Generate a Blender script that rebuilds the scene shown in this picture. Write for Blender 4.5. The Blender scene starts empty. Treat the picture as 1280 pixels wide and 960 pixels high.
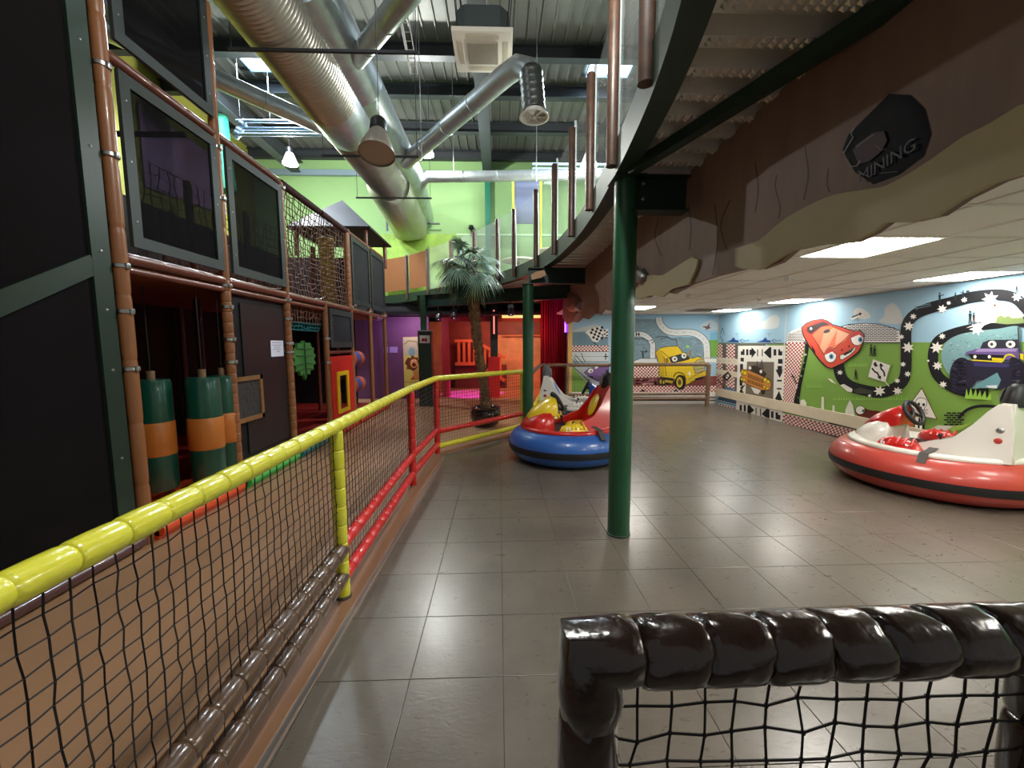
import bpy, bmesh, math, random
from mathutils import Vector, Matrix
from mathutils.geometry import tessellate_polygon
random.seed(7)
PI = math.pi
sc = bpy.context.scene
COL = sc.collection

# ---------------------------------------------------------------- camera
FPX, TILT, ROLL, YAW, EYE = 505.0, 0.0987, 0.004, 0.032, 1.6
FW = Vector((math.sin(YAW)*math.cos(TILT), math.cos(YAW)*math.cos(TILT), -math.sin(TILT)))
_r = Vector((math.cos(YAW), -math.sin(YAW), 0)); _d = FW.cross(_r)
RT = math.cos(ROLL)*_r + math.sin(ROLL)*_d
DN = -math.sin(ROLL)*_r + math.cos(ROLL)*_d
cam_data = bpy.data.cameras.new('camera'); cam = bpy.data.objects.new('camera', cam_data); COL.objects.link(cam)
cam_data.sensor_width = 36; cam_data.lens = FPX/1280*36; cam_data.clip_start = 0.02; cam_data.clip_end = 200
Mx = Matrix((RT, -DN, -FW)).transposed().to_4x4(); Mx.translation = Vector((0, 0, EYE))
cam.matrix_world = Mx; sc.camera = cam

# ---------------------------------------------------------------- world, lights, exposure
sc.view_settings.view_transform = 'Standard'; sc.view_settings.look = 'None'
sc.view_settings.gamma = 1; sc.view_settings.use_curve_mapping = False
sc.view_settings.exposure = 0.35
w = bpy.data.worlds.new('world'); sc.world = w; w.use_nodes = True
w.node_tree.nodes['Background'].inputs[0].default_value = (1.0, 0.97, 0.93, 1)
w.node_tree.nodes['Background'].inputs[1].default_value = 0.18

def lamp(kind, loc, power, color=(1, 1, 1), size=0.1, rot=None, aim=None, spot=None, blend=0.3, size_y=None):
    L = bpy.data.lights.new(kind.lower()+'_light', kind); L.energy = power; L.color = color
    if kind == 'AREA':
        L.size = size
        if size_y: L.shape = 'RECTANGLE'; L.size_y = size_y
    else: L.shadow_soft_size = size
    if spot: L.spot_size = spot; L.spot_blend = blend
    o = bpy.data.objects.new(kind.lower()+'_light', L); COL.objects.link(o); o.location = loc
    if aim is not None: o.rotation_euler = (Vector(aim)-Vector(loc)).to_track_quat('-Z', 'Y').to_euler()
    if rot: o.rotation_euler = rot
    return o
# daylight through the two skylights, then an unseen area lamp under the closed roof
lamp('AREA', (-4.85, 9.25, 7.3), 300, (0.80, 0.90, 1.0), 1.0, aim=(-4.85, 9.25, 0), size_y=0.6)
lamp('AREA', (2.4, 9.25, 7.3), 300, (0.80, 0.90, 1.0), 0.9, aim=(2.4, 9.25, 0), size_y=0.6)
lamp('AREA', (-3.0, 3.6, 7.3), 25, (0.85, 0.92, 1.0), 1.6, aim=(-3.0, 3.6, 0), size_y=1.2)

# ---------------------------------------------------------------- pixel helpers (a pixel of the photograph onto a real plane)
def sight(x, y): return FW + RT*((x-640)/FPX) + DN*((y-480)/FPX)
EYEV = Vector((0, 0, EYE))
def on_x(x, y, c): r = sight(x, y); return EYEV + r*(c/r.x)
def on_y(x, y, c): r = sight(x, y); return EYEV + r*(c/r.y)
def on_z(x, y, c=0): r = sight(x, y); return EYEV + r*((c-EYE)/r.z)

# ---------------------------------------------------------------- materials
def s2l(c): c = c/255; return c/12.92 if c <= 0.04045 else ((c+0.055)/1.055)**2.4
def lin(rgb): return (s2l(rgb[0]), s2l(rgb[1]), s2l(rgb[2]), 1)
MATS = {}
def mat(name, rgb, rough=0.5, metal=0, coat=0, var=0, vscale=4, bump=0, bscale=30, alpha=1, spec=0.5, emit=0, trans=0, stretch=None):
    if name in MATS: return MATS[name]
    m = bpy.data.materials.new(name); m.use_nodes = True; nt = m.node_tree; b = nt.nodes['Principled BSDF']
    c = lin(rgb); b.inputs['Base Color'].default_value = c; b.inputs['Roughness'].default_value = rough
    b.inputs['Metallic'].default_value = metal; b.inputs['Coat Weight'].default_value = coat; b.inputs['Coat Roughness'].default_value = 0.08
    b.inputs['Specular IOR Level'].default_value = spec; b.inputs['Alpha'].default_value = alpha
    if trans: b.inputs['Transmission Weight'].default_value = trans
    if emit: b.inputs['Emission Color'].default_value = c; b.inputs['Emission Strength'].default_value = emit
    if var or bump:
        g = nt.nodes.new('ShaderNodeNewGeometry'); mp = nt.nodes.new('ShaderNodeMapping')
        if stretch: mp.inputs['Scale'].default_value = stretch
        nt.links.new(g.outputs['Position'], mp.inputs['Vector'])
    if var:
        n = nt.nodes.new('ShaderNodeTexNoise'); n.inputs['Scale'].default_value = vscale; n.inputs['Detail'].default_value = 5; n.inputs['Roughness'].default_value = 0.6
        r = nt.nodes.new('ShaderNodeMapRange'); r.inputs['From Min'].default_value = 0.3; r.inputs['From Max'].default_value = 0.7
        r.inputs['To Min'].default_value = 1-var; r.inputs['To Max'].default_value = 1+var
        v = nt.nodes.new('ShaderNodeVectorMath'); v.operation = 'SCALE'; v.inputs[0].default_value = c[:3]
        nt.links.new(mp.outputs[0], n.inputs['Vector']); nt.links.new(n.outputs['Fac'], r.inputs['Value'])
        nt.links.new(r.outputs[0], v.inputs['Scale']); nt.links.new(v.outputs[0], b.inputs['Base Color'])
    if bump:
        n2 = nt.nodes.new('ShaderNodeTexNoise'); n2.inputs['Scale'].default_value = bscale; n2.inputs['Detail'].default_value = 3
        bp = nt.nodes.new('ShaderNodeBump'); bp.inputs['Strength'].default_value = bump; bp.inputs['Distance'].default_value = 0.01
        nt.links.new(mp.outputs[0], n2.inputs['Vector']); nt.links.new(n2.outputs['Fac'], bp.inputs['Height']); nt.links.new(bp.outputs[0], b.inputs['Normal'])
    MATS[name] = m; return m
_pc = {}
def paint(rgb):
    rgb = tuple(rgb)
    if rgb not in _pc: _pc[rgb] = mat('print_%02x%02x%02x' % rgb, rgb, 0.55, spec=0.3)
    return _pc[rgb]

YEL = mat('yellow_vinyl', (222, 217, 62), 0.25, coat=0.5, bump=0.25, bscale=25)
RED = mat('red_vinyl', (205, 34, 30), 0.28, coat=0.5, bump=0.25, bscale=25)
BRN = mat('brown_vinyl', (84, 62, 44), 0.28, coat=0.45, bump=0.3, bscale=20)
BLK = mat('black_vinyl', (34, 21, 16), 0.22, coat=0.6, bump=0.9, bscale=14)
TAN = mat('tan_vinyl', (142, 92, 56), 0.4, coat=0.2, bump=0.2, bscale=20)
TANR = mat('red_brown_vinyl', (108, 58, 46), 0.35, coat=0.3, bump=0.2, bscale=20)
NET = mat('net_cord', (20, 14, 13), 0.8)
NETB = mat('brown_net_cord', (112, 88, 78), 0.9)
NETK = mat('dark_net_cord', (60, 30, 28), 0.9)
NETT = mat('teal_net_cord', (30, 110, 115), 0.9)
GRN = mat('green_paint', (28, 78, 50), 0.38, coat=0.2, var=0.12, vscale=3, bump=0.05)
GRND = mat('dark_green_paint', (28, 50, 38), 0.45, var=0.1, vscale=2)
STEEL = mat('galvanised_steel', (182, 192, 194), 0.36, metal=0.72, var=0.15, vscale=5, bump=0.05)
CHROME = mat('zinc_clamp', (190, 190, 190), 0.3, metal=1)
DARKFR = mat('slate_frame', (38, 49, 48), 0.55, var=0.12, vscale=6)
MESHF = mat('black_mesh_fabric', (13, 12, 14), 0.9, alpha=0.83, spec=0.1)
MESHG = mat('grey_mesh_fabric', (44, 44, 48), 0.8, alpha=0.92, spec=0.2)
BLKP = mat('black_board', (24, 26, 30), 0.5, var=0.2, vscale=3, spec=0.25)
DKBR = mat('dark_interior', (40, 28, 24), 0.7)
GLASS = mat('clear_glass', (225, 240, 240), 0.04, alpha=0.16, spec=0.6)
WHITE = mat('white_plastic', (228, 226, 220), 0.35, coat=0.2)
WOODP = mat('brown_handrail_post', (82, 58, 44), 0.45, var=0.35, vscale=12, coat=0.1)

# ---------------------------------------------------------------- mesh builder
class MB:
    def __init__(s): s.v = []; s.f = []; s.m = []; s.mi = 0
    def add(s, vs, fs, mi=None):
        o = len(s.v); s.v += [tuple(v) for v in vs]; s.f += [tuple(i+o for i in f) for f in fs]; s.m += [s.mi if mi is None else mi]*len(fs)
    def box(s, a, b, mi=None):
        x0, y0, z0 = a; x1, y1, z1 = b
        s.add([(x0,y0,z0),(x1,y0,z0),(x1,y1,z0),(x0,y1,z0),(x0,y0,z1),(x1,y0,z1),(x1,y1,z1),(x0,y1,z1)],
              [(0,3,2,1),(4,5,6,7),(0,1,5,4),(1,2,6,5),(2,3,7,6),(3,0,4,7)], mi); return s
    def bar(s, p, q, w, h, up=(0,0,1), mi=None):
        p = Vector(p); q = Vector(q); d = (q-p).normalized(); u = Vector(up); sd = d.cross(u)
        if sd.length < 1e-4: sd = d.cross(Vector((1,0,0)))
        sd.normalize(); u = sd.cross(d).normalized(); vs = []
        for c in (p, q):
            for a, b in ((-1,-1),(1,-1),(1,1),(-1,1)): vs.append(c+sd*(a*w/2)+u*(b*h/2))
        s.add(vs, [(0,1,2,3),(7,6,5,4),(0,4,5,1),(1,5,6,2),(2,6,7,3),(3,7,4,0)], mi); return s
    def tube(s, path, r, n=12, cap=True, mi=None, closed=False):
        P = [Vector(p) for p in path]; k = len(P)
        R = r if isinstance(r, (list, tuple)) else [r]*k
        t0 = (P[1]-P[0]).normalized(); a = t0.cross(Vector((0,0,1)))
        if a.length < 1e-3: a = t0.cross(Vector((1,0,0)))
        a.normalize(); vs = []
        for i in range(k):
            if closed: t = (P[(i+1)%k]-P[i-1])
            else: t = (P[min(i+1,k-1)]-P[max(i-1,0)])
            t = t.normalized() if t.length > 1e-9 else t0
            a = (a - t*a.dot(t)); a.normalize(); b = t.cross(a)
            for j in range(n):
                th = 2*PI*j/n; vs.append(P[i]+(a*math.cos(th)+b*math.sin(th))*R[i])
        fs = []
        for i in range(k if closed else k-1):
            for j in range(n):
                i2 = (i+1) % k; fs.append((i*n+j, i*n+(j+1)%n, i2*n+(j+1)%n, i2*n+j))
        if cap and not closed: fs.append(tuple(range(n))[::-1]); fs.append(tuple((k-1)*n+j for j in range(n)))
        s.add(vs, fs, mi); return s
    def lathe(s, prof, c=(0,0,0), n=32, sx=1, sy=1, mi=None, rot=None):
        vs = []; c = Vector(c)
        for r, z in prof:
            for j in range(n):
                th = 2*PI*j/n; v = Vector((r*math.cos(th)*sx, r*math.sin(th)*sy, z))
                if rot: v = rot @ v
                vs.append(v+c)
        fs = []
        for i in range(len(prof)-1):
            for j in range(n): fs.append((i*n+j, i*n+(j+1)%n, (i+1)*n+(j+1)%n, (i+1)*n+j))
        if prof[0][0] > 1e-6: fs.append(tuple(range(n))[::-1])
        if prof[-1][0] > 1e-6: fs.append(tuple((len(prof)-1)*n+j for j in range(n)))
        s.add(vs, fs, mi); return s
    def prism(s, pts, off, mi=None):
        pts = [Vector(p) for p in pts]; n = len(pts); off = Vector(off)
        tri = tessellate_polygon([pts])
        vs = pts+[p+off for p in pts]
        fs = [tuple(t) for t in tri]+[tuple(i+n for i in reversed(t)) for t in tri]+[(i, (i+1)%n, (i+1)%n+n, i+n) for i in range(n)]
        s.add(vs, fs, mi); return s
    def foam(s, p, q, r, seg=0.13, n=14, mi=None, pinch=0.9, wob=0.0):
        p = Vector(p); q = Vector(q); L = (q-p).length; k = max(1, round(L/seg)); path = []; R = []
        for i in range(k):
            rr = r*(1+random.uniform(-wob, wob))
            for f, m in ((0.0, pinch), (0.035, 0.965), (0.1, 1.0), (0.5, 1.02), (0.9, 1.0), (0.965, 0.965), (1.0, pinch)):
                path.append(p.lerp(q, (i+f*0.998)/k)); R.append(rr*m)
        return s.tube(path, R, n, mi=mi)
    def build(s, name, mats, parent=None, smooth=False, loc=None):
        me = bpy.data.meshes.new(name); me.from_pydata(s.v, [], s.f)
        for m in (mats if isinstance(mats, (list, tuple)) else [mats]): me.materials.append(m)
        me.polygons.foreach_set('material_index', s.m)
        if len(s.f): me.polygons.foreach_set('use_smooth', [bool(smooth)]*len(s.f))
        me.update()
        bm = bmesh.new(); bm.from_mesh(me); bmesh.ops.recalc_face_normals(bm, faces=bm.faces); bm.to_mesh(me); bm.free()
        if smooth and smooth is not True: me.set_sharp_from_angle(angle=smooth)
        elif smooth: me.set_sharp_from_angle(angle=math.radians(50))
        o = bpy.data.objects.new(name, me); COL.objects.link(o)
        if parent is not None:
            o.parent = parent; o.matrix_parent_inverse = Matrix.Translation(-parent.location) if parent.get('world_parts') else Matrix.Identity(4)
        if loc: o.location = loc
        return o
def tag(o, label=None, cat=None, group=None, kind=None):
    if label: o['label'] = label
    if cat: o['category'] = cat
    if group: o['group'] = group
    if kind: o['kind'] = kind
    return o
def thing(name, label, cat, loc=(0,0,0), rz=0, group=None, wp=False):
    """an Empty at the base of a thing; with wp its parts are given in world coordinates"""
    o = bpy.data.objects.new(name, None); COL.objects.link(o); o.location = loc; o.rotation_euler = (0, 0, rz); o.empty_display_size = 0.1
    if wp: o['world_parts'] = True
    return tag(o, label, cat, group)
def struct(o): o['kind'] = 'structure'; return o
def stuff(o): o['kind'] = 'stuff'; return o
def share(o, parent, loc, name=None, rot=None):
    c = o.copy(); COL.objects.link(c); c.parent = parent
    if parent is not None: c.matrix_parent_inverse = Matrix.Translation(-parent.location) if parent.get('world_parts') else Matrix.Identity(4)
    c.location = loc
    if rot: c.rotation_euler = rot
    return c
def net(o, u, v, nu, nv, r=0.002, jit=0.006, n=3, knot=0, edge=True, sag=0):
    """square net from corner o, cell vectors u and v"""
    o = Vector(o); u = Vector(u); v = Vector(v); nn = u.cross(v).normalized(); b = MB(); G = {}
    for i in range(nu+1):
        for j in range(nv+1):
            e = 0 if (i in (0, nu) or j in (0, nv)) else 1
            bul = math.sin(PI*i/nu)*math.sin(PI*j/nv)*sag
            G[i, j] = o+u*i+v*j+(u.normalized()*random.gauss(0, jit)+v.normalized()*random.gauss(0, jit))*e+nn*(bul+random.gauss(0, jit*0.5))*e
    for i in range(nu+1): b.tube([G[i, j] for j in range(nv+1)], r, n, cap=False)
    for j in range(nv+1): b.tube([G[i, j] for i in range(nu+1)], r, n, cap=False)
    if knot:
        for p in G.values():
            b.add([p+Vector(d)*knot for d in ((1,0,0),(-1,0,0),(0,1,0),(0,-1,0),(0,0,1),(0,0,-1))], [(0,2,4),(2,1,4),(1,3,4),(3,0,4),(2,0,5),(1,2,5),(3,1,5),(0,3,5)])
    return b

class Art:
    """flat print on a wall: shapes given in photograph pixels, laid on the real plane of the wall, each a hair above the last"""
    def __init__(s, fn, nrm): s.fn = fn; s.n = Vector(nrm); s.lay = 0; s.mb = MB(); s.mats = []; s.idx = {}; s.fr = (0, 0, 1)
    def frame(s, ox, oy, k): s.fr = (ox, oy, k)
    def P(s, p): ox, oy, k = s.fr; return s.fn(ox+p[0]/k, oy+p[1]/k)
    def mi(s, c):
        c = tuple(c)
        if c not in s.idx: s.idx[c] = len(s.mats); s.mats.append(paint(c))
        return s.idx[c]
    def poly(s, pts, c, up=True):
        if up: s.lay += 1
        w = [s.P(p)+s.n*(s.lay*0.00012) for p in pts]
        s.mb.add(w, [tuple(t) for t in tessellate_polygon([w])], s.mi(c))
    def ell(s, cx, cy, rx, ry, c, up=True, n=24, rot=0):
        s.poly([(cx+rx*math.cos(a)*math.cos(rot)-ry*math.sin(a)*math.sin(rot), cy+rx*math.cos(a)*math.sin(rot)+ry*math.sin(a)*math.cos(rot)) for a in (2*PI*i/n for i in range(n))], c, up)
    def line(s, pts, w, c, up=True, closed=False):
        if up: s.lay += 1
        P = [Vector(p) for p in pts]
        if closed: P = P+[P[0]]
        L = []; Rr = []
        for i in range(len(P)):
            if closed and i in (0, len(P)-1): a = (P[1]-P[0]).normalized(); b = (P[-1]-P[-2]).normalized(); t = (a+b)
            else: t = (P[min(i+1, len(P)-1)]-P[max(i-1, 0)])
            t = t.normalized(); nrm = Vector((-t.y, t.x)); L.append(P[i]+nrm*w/2); Rr.append(P[i]-nrm*w/2)
        vs = [s.P(p)+s.n*(s.lay*0.00012) for p in L+Rr]; k = len(P)
        s.mb.add(vs, [(i, i+1, k+i+1, k+i) for i in range(k-1)], s.mi(c))
    def shape(s, pts, c, w=0, oc=(20, 20, 20)):
        s.poly(pts, c)
        if w: s.line(pts, w, oc, closed=True)
    def star(s, cx, cy, r, c=(245, 244, 235), n=7):
        s.poly([(cx+(r if i % 2 == 0 else r*0.5)*math.cos(PI*i/n+0.4)*1.15, cy+(r if i % 2 == 0 else r*0.5)*math.sin(PI*i/n+0.4)) for i in range(2*n)], c, up=False)
    def checker(s, q, nx, ny, c1, c2):
        a, b, c, d = [Vector(p) for p in q]
        s.poly(q, c1); s.lay += 1
        f = lambda u, v: a.lerp(b, u).lerp(d.lerp(c, u), v)
        for i in range(nx):
            for j in range(ny):
                if (i+j) % 2: s.poly([f(i/nx, j/ny), f((i+1)/nx, j/ny), f((i+1)/nx, (j+1)/ny), f(i/nx, (j+1)/ny)], c2, up=False)
    def bricks(s, pts_in, x0, x1, y0, y1, bw, bh, c, gap):
        """dark brick dashes inside a test function"""
        s.lay += 1; j = 0; y = y0
        while y < y1:
            x = x0-(bw/2 if j % 2 else 0)
            while x < x1:
                if pts_in(x, y) and pts_in(x+bw, y+bh): s.poly([(x, y), (x+bw-gap, y), (x+bw-gap, y+bh-gap), (x, y+bh-gap)], c, up=False)
                x += bw
            y += bh; j += 1
    def build(s, name, parent): return s.mb.build(name, s.mats, parent)
def curve(pts, n=6, closed=False):
    """Catmull-Rom through 2D or 3D points"""
    P = [Vector(p) for p in pts]; out = []; k = len(P)
    for i in range(k if closed else k-1):
        p0 = P[i-1] if (i > 0 or closed) else P[0]; p1 = P[i]; p2 = P[(i+1) % k]; p3 = P[(i+2) % k] if (closed or i+2 < k) else P[-1]
        for j in range(n):
            t = j/n; out.append(0.5*((2*p1)+(p2-p0)*t+(2*p0-5*p1+4*p2-p3)*t*t+(3*p1-p0-3*p2+p3)*t**3))
    if not closed: out.append(P[-1])
    return out
def text_part(name, body, size, m, parent, mw, extrude=0.001):
    c = bpy.data.curves.new(name, 'FONT'); c.body = body; c.size = size; c.extrude = extrude; c.align_x = 'CENTER'; c.align_y = 'CENTER'
    t = bpy.data.objects.new(name+'_curve', c); COL.objects.link(t); bpy.context.view_layer.update()
    me = bpy.data.meshes.new_from_object(t); bpy.data.objects.remove(t); me.transform(mw)
    me.materials.clear(); me.materials.append(m)
    o = bpy.data.objects.new(name, me); COL.objects.link(o); o.parent = parent
    if parent is not None and parent.get('world_parts'): o.matrix_parent_inverse = Matrix.Translation(-parent.location)
    return o
# ================================================================ THE SETTING
ROOF, CEIL, WX, FY, HY = 7.6, 2.34, 5.75, 10.5, 13.4
T = 0.4472; TX0, TY0 = -0.4375, 1.806
def tile_mat():
    m = mat('floor_tile', (99, 91, 81), 0.3, coat=0.25, var=0.16, vscale=3.2, bump=0.0)
    nt = m.node_tree; b = nt.nodes['Principled BSDF']
    g = nt.nodes.new('ShaderNodeNewGeometry')
    n = nt.nodes.new('ShaderNodeTexNoise'); n.inputs['Scale'].default_value = 16; n.inputs['Detail'].default_value = 6; n.inputs['Distortion'].default_value = 1.2
    mp = nt.nodes.new('ShaderNodeMapping'); mp.inputs['Scale'].default_value = (1, 2.4, 1); mp.inputs['Rotation'].default_value = (0, 0, 0.3)
    r = nt.nodes.new('ShaderNodeMapRange'); r.inputs['To Min'].default_value = 0.2; r.inputs['To Max'].default_value = 0.42
    bp = nt.nodes.new('ShaderNodeBump'); b.inputs['Coat Roughness'].default_value = 0.22; bp.inputs['Strength'].default_value = 0.10; bp.inputs['Distance'].default_value = 0.01
    nt.links.new(g.outputs['Position'], mp.inputs[0]); nt.links.new(mp.outputs[0], n.inputs['Vector'])
    nt.links.new(n.outputs['Fac'], r.inputs[0]); nt.links.new(r.outputs[0], b.inputs['Roughness'])
    nt.links.new(n.outputs['Fac'], bp.inputs['Height']); nt.links.new(bp.outputs[0], b.inputs['Normal'])
    return m
TILE = tile_mat()
JOINT = mat('tile_joint', (58, 54, 50), 0.7)
EDGE = [(-0.93, -1.0), (-0.90, 1.4), (-0.80, 4.6), (-0.78, 5.72), (0.52, 7.2), (0.9, 10.4)]   # border of the arena floor
def edge_x(y):
    for (x0, y0), (x1, y1) in zip(EDGE, EDGE[1:]):
        if y0 <= y <= y1: return x0+(x1-x0)*(y-y0)/(y1-y0)
    return EDGE[0][0] if y < EDGE[0][1] else EDGE[-1][0]
fl = MB(); fl.box((-8, -1.5, -0.1), (9, 15.3, -0.006)); floor = struct(fl.build('floor', JOINT))
def cut_tile(x0, y0, x1, y1):
    """tile clipped to the arena border"""
    pts = [(x0, y0), (x1, y0), (x1, y1), (x0, y1)]
    for a, b in zip(EDGE, EDGE[1:]):
        if y1 < a[1]-0.01 or y0 > b[1]+0.01: continue
        out = []; sd = lambda p: (p[0]-a[0])*(b[1]-a[1])-(p[1]-a[1])*(b[0]-a[0])
        for i in range(len(pts)):
            p, q = pts[i], pts[(i+1) % len(pts)]; sp, sq = sd(p), sd(q)
            if sp >= 0: out.append(p)
            if (sp >= 0) != (sq >= 0): t = sp/(sp-sq); out.append((p[0]+(q[0]-p[0])*t, p[1]+(q[1]-p[1])*t))
        pts = out
        if len(pts) < 3: return []
    return pts
g = 0.0016; full = None; far = MB()
tb = MB(); tb.box((g, g, -0.006), (T-g, T-g, -0.0006)); tb.add([(g,g,-0.0006),(T-g,g,-0.0006),(T-g,T-g,-0.0006),(g,T-g,-0.0006),(g*2,g*2,0),(T-g*2,g*2,0),(T-g*2,T-g*2,0),(g*2,T-g*2,0)], [(0,1,5,4),(1,2,6,5),(2,3,7,6),(3,0,4,7),(4,5,6,7)])
for j in range(-5, 20):
    y = TY0+j*T
    for i in range(-2, 15):
        x = TX0+i*T; ex = max(edge_x(y), edge_x(y+T))
        if x+T < min(edge_x(y), edge_x(y+T)) or x > WX: continue
        if x >= ex and x+T <= WX and y+T <= FY and y < 6.2 and y > 0.4:
            if full is None: full = tb.build('floor_tile', TILE, floor); full.location = (x, y, 0)
            else: share(full, floor, (x, y, 0))
        else:
            p = cut_tile(max(x+g, -9), y+g, min(x+T-g, WX), min(y+T-g, FY))
            if len(p) < 3: continue
            if y < 6.2 and y > 0.4 and x < 1: 
                b = MB(); b.prism([(q[0], q[1], -0.006) for q in p], (0, 0, 0.006)); b.build('cut_floor_tile', TILE, floor)
            else: far.prism([(q[0], q[1], -0.006) for q in p], (0, 0, 0.006))
stuff(far.build('distant_floor_tiles', TILE, floor))
# the smooth tan floor of the walkway
VIN = mat('tan_floor_vinyl', (160, 122, 90), 0.42, var=0.05, vscale=1.2, bump=0.03, bscale=60, stretch=(1, 0.2, 1))
b = MB(); pts = [(-8, -1.5, -0.005)]+[(x, y, -0.005) for x, y in EDGE]+[(2.5, 10.45, -0.005), (2.5, 15.1, -0.005), (-8, 15.1, -0.005)]
b.prism(pts, (0, 0, 0.006)); struct(b.build('floor', VIN))
# raised wooden kerb and metal edge strip along the border
b = MB()
for (p, q) in zip(EDGE[:4], EDGE[1:5]): b.bar((p[0]-0.02, p[1], 0.006), (q[0]-0.02, q[1], 0.006), 0.035, 0.014)
struct(b.build('trim_1', mat('aluminium_edge', (170, 165, 160), 0.3, metal=0.8)))
b = MB()
for (p, q) in zip(EDGE[:3]+[EDGE[3]], EDGE[1:4]+[EDGE[4]]): b.bar((p[0]-0.1, p[1], 0.012), (q[0]-0.1, q[1], 0.012), 0.14, 0.022)
struct(b.build('trim_2', mat('kerb_board', (140, 102, 74), 0.45, var=0.15, vscale=6, stretch=(1, 0.3, 1))))

# walls
GW = mat('green_wall_paint', (140, 178, 116), 0.7, var=0.04, vscale=1)
b = MB(); b.box((-7.6, HY, 3.0), (9, HY+0.15, ROOF)); struct(b.build('wall_back', GW))
b = MB(); b.box((-7.75, -1.5, 0), (-7.6, HY, ROOF)); struct(b.build('wall_left', mat('olive_wall_paint', (150, 150, 62), 0.7, var=0.08, vscale=1)))
b = MB(); b.box((8.0, -1.5, 2.9), (8.15, HY, ROOF)); struct(b.build('wall_right_upper', mat('slate_wall_paint', (88, 98, 104), 0.7)))
b = MB(); b.box((WX+0.01, -1.5, 0), (WX+0.16, FY+0.1, 2.6)); struct(b.build('wall_right', mat('plaster', (200, 205, 200), 0.8)))
b = MB(); b.box((1.8, FY+0.01, 0), (WX+0.15, FY+0.15, 2.6)); struct(b.build('wall_back_lower', mat('plaster', (200, 205, 200), 0.8)))
b = MB(); b.box((-7.6, 15.0, 0), (4, 15.15, 3.0)); struct(b.build('wall_far_lower', mat('terracotta_wall', (196, 140, 104), 0.7, var=0.25, vscale=2.5)))
# lilac sheet on the left wall high up and teal drape
b = MB(); b.prism([(-7.58, 9.3, 5.0), (-7.58, 11.9, 5.2), (-7.58, 11.9, 6.6), (-7.58, 9.3, 6.7)], (0.02, 0, 0)); tag(b.build('lilac_panel', mat('lilac_panel', (186, 150, 200), 0.7)), 'lilac painted panel high on the left wall under the roof', 'wall panel')

# ---- roof: deck of single ribbed sheets on purlins and rafters
DECK = mat('roof_deck', (104, 106, 100), 0.5, metal=0.3, var=0.12, vscale=1.5)
PUR = mat('grey_steel', (52, 56, 60), 0.5, metal=0.2)
b = MB(); b.box((-7.7, -1.5, ROOF+0.06), (8.1, HY+0.1, ROOF+0.14)); roof = struct(b.build('ceiling', DECK))
SK = [(-5.40, -4.28, 9.0, 9.68), (2.0, 2.95, 9.0, 9.68)]
sheet = None
for i in range(62):
    x = -7.6+i*0.25
    hit = [s for s in SK if x+0.25 > s[0]+0.02 and x < s[1]-0.02]
    spans = [(-1.5, HY)] if not hit else [(-1.5, hit[0][2]), (hit[0][3], HY)]
    for (ya, yb) in spans:
        if not hit and sheet is not None: share(sheet, roof, (x, 0, 0)); continue
        b = MB(); pr = [(0, 0), (0.17, 0), (0.185, -0.05), (0.205, -0.05), (0.22, 0), (0.25, 0)]
        xo = x if hit else 0
        vs = [(xo+px_, y, ROOF+pz) for y in (ya, yb) for px_, pz in pr]
        b.add(vs, [(k, k+1, k+7, k+6) for k in range(5)])
        o = b.build('roof_sheet', DECK, roof)
        if not hit: sheet = o; o.location = (x, 0, 0)
for k, (x0, x1, y0, y1) in enumerate(SK):
    b = MB(); b.box((x0, y0, ROOF+0.02), (x1, y1, ROOF+0.04)); win = struct(b.build('window_%d' % (k+1), mat('skylight_pane', (205, 232, 255), 0.5, emit=9)))
    b = MB()
    for xx in (x0, (x0+x1)/2, x1): b.box((xx-0.012, y0, ROOF-0.01), (xx+0.012, y1, ROOF+0.02))
    for yy in (y0, y1): b.box((x0, yy-0.015, ROOF-0.03), (x1, yy+0.015, ROOF+0.02))
    b.build('skylight_bar', mat('skylight_bar', (150, 190, 215), 0.4), win)
for y in (-0.6, 1.6, 3.9, 6.3, 8.72, 10.0, 11.6, 13.2):
    b = MB(); z = ROOF-0.06; b.box((-7.6, y-0.09, z-0.02), (8, y+0.09, z)); b.box((-7.6, y-0.012, z-0.24), (8, y+0.012, z)); b.box((-7.6, y-0.09, z-0.26), (8, y+0.09, z-0.24))
    tag(b.build('roof_purlin', PUR), {-0.6: 'grey roof purlin behind the viewer', 1.6: 'grey roof purlin straight above the viewer', 3.9: 'grey roof purlin above the round swirl vent at top right', 6.3: 'grey roof purlin crossing above the white air conditioner', 8.72: 'grey roof purlin on the near side of the skylights', 10.0: 'grey roof purlin on the far side of the skylights', 11.6: 'grey roof purlin between the skylights and the green wall', 13.2: 'grey roof purlin touching the top of green wall'}[y], 'beam', 'roof purlins'); 
for x, lb in ((-0.32, 'wide grey rafter running down the hall above the white air conditioner'), (-6.2, 'dark rafter close to the left wall'), (5.4, 'rafter on the right above the balcony tables')):
    b = MB(); z = ROOF-0.34; b.box((x-0.14, -1.5, z-0.03), (x+0.14, HY, z)); b.box((x-0.02, -1.5, z-0.35), (x+0.02, HY, z)); b.box((x-0.14, -1.5, z-0.38), (x+0.14, HY, z-0.35))
    tag(b.build('roof_rafter', mat('dark_steel', (58, 62, 66), 0.5, metal=0.2)), lb, 'beam')
b = MB(); b.box((-0.40, HY-0.28, 3.1), (-0.24, HY-0.26, ROOF-0.34)); b.box((-0.40, HY-0.06, 3.1), (-0.24, HY-0.04, ROOF-0.34)); b.box((-0.33, HY-0.27, 3.1), (-0.31, HY-0.05, ROOF-0.34))
tag(b.build('wall_column', mat('teal_green_paint', (22, 110, 84), 0.45)), 'teal green steel column standing against the green back wall', 'column')
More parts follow.
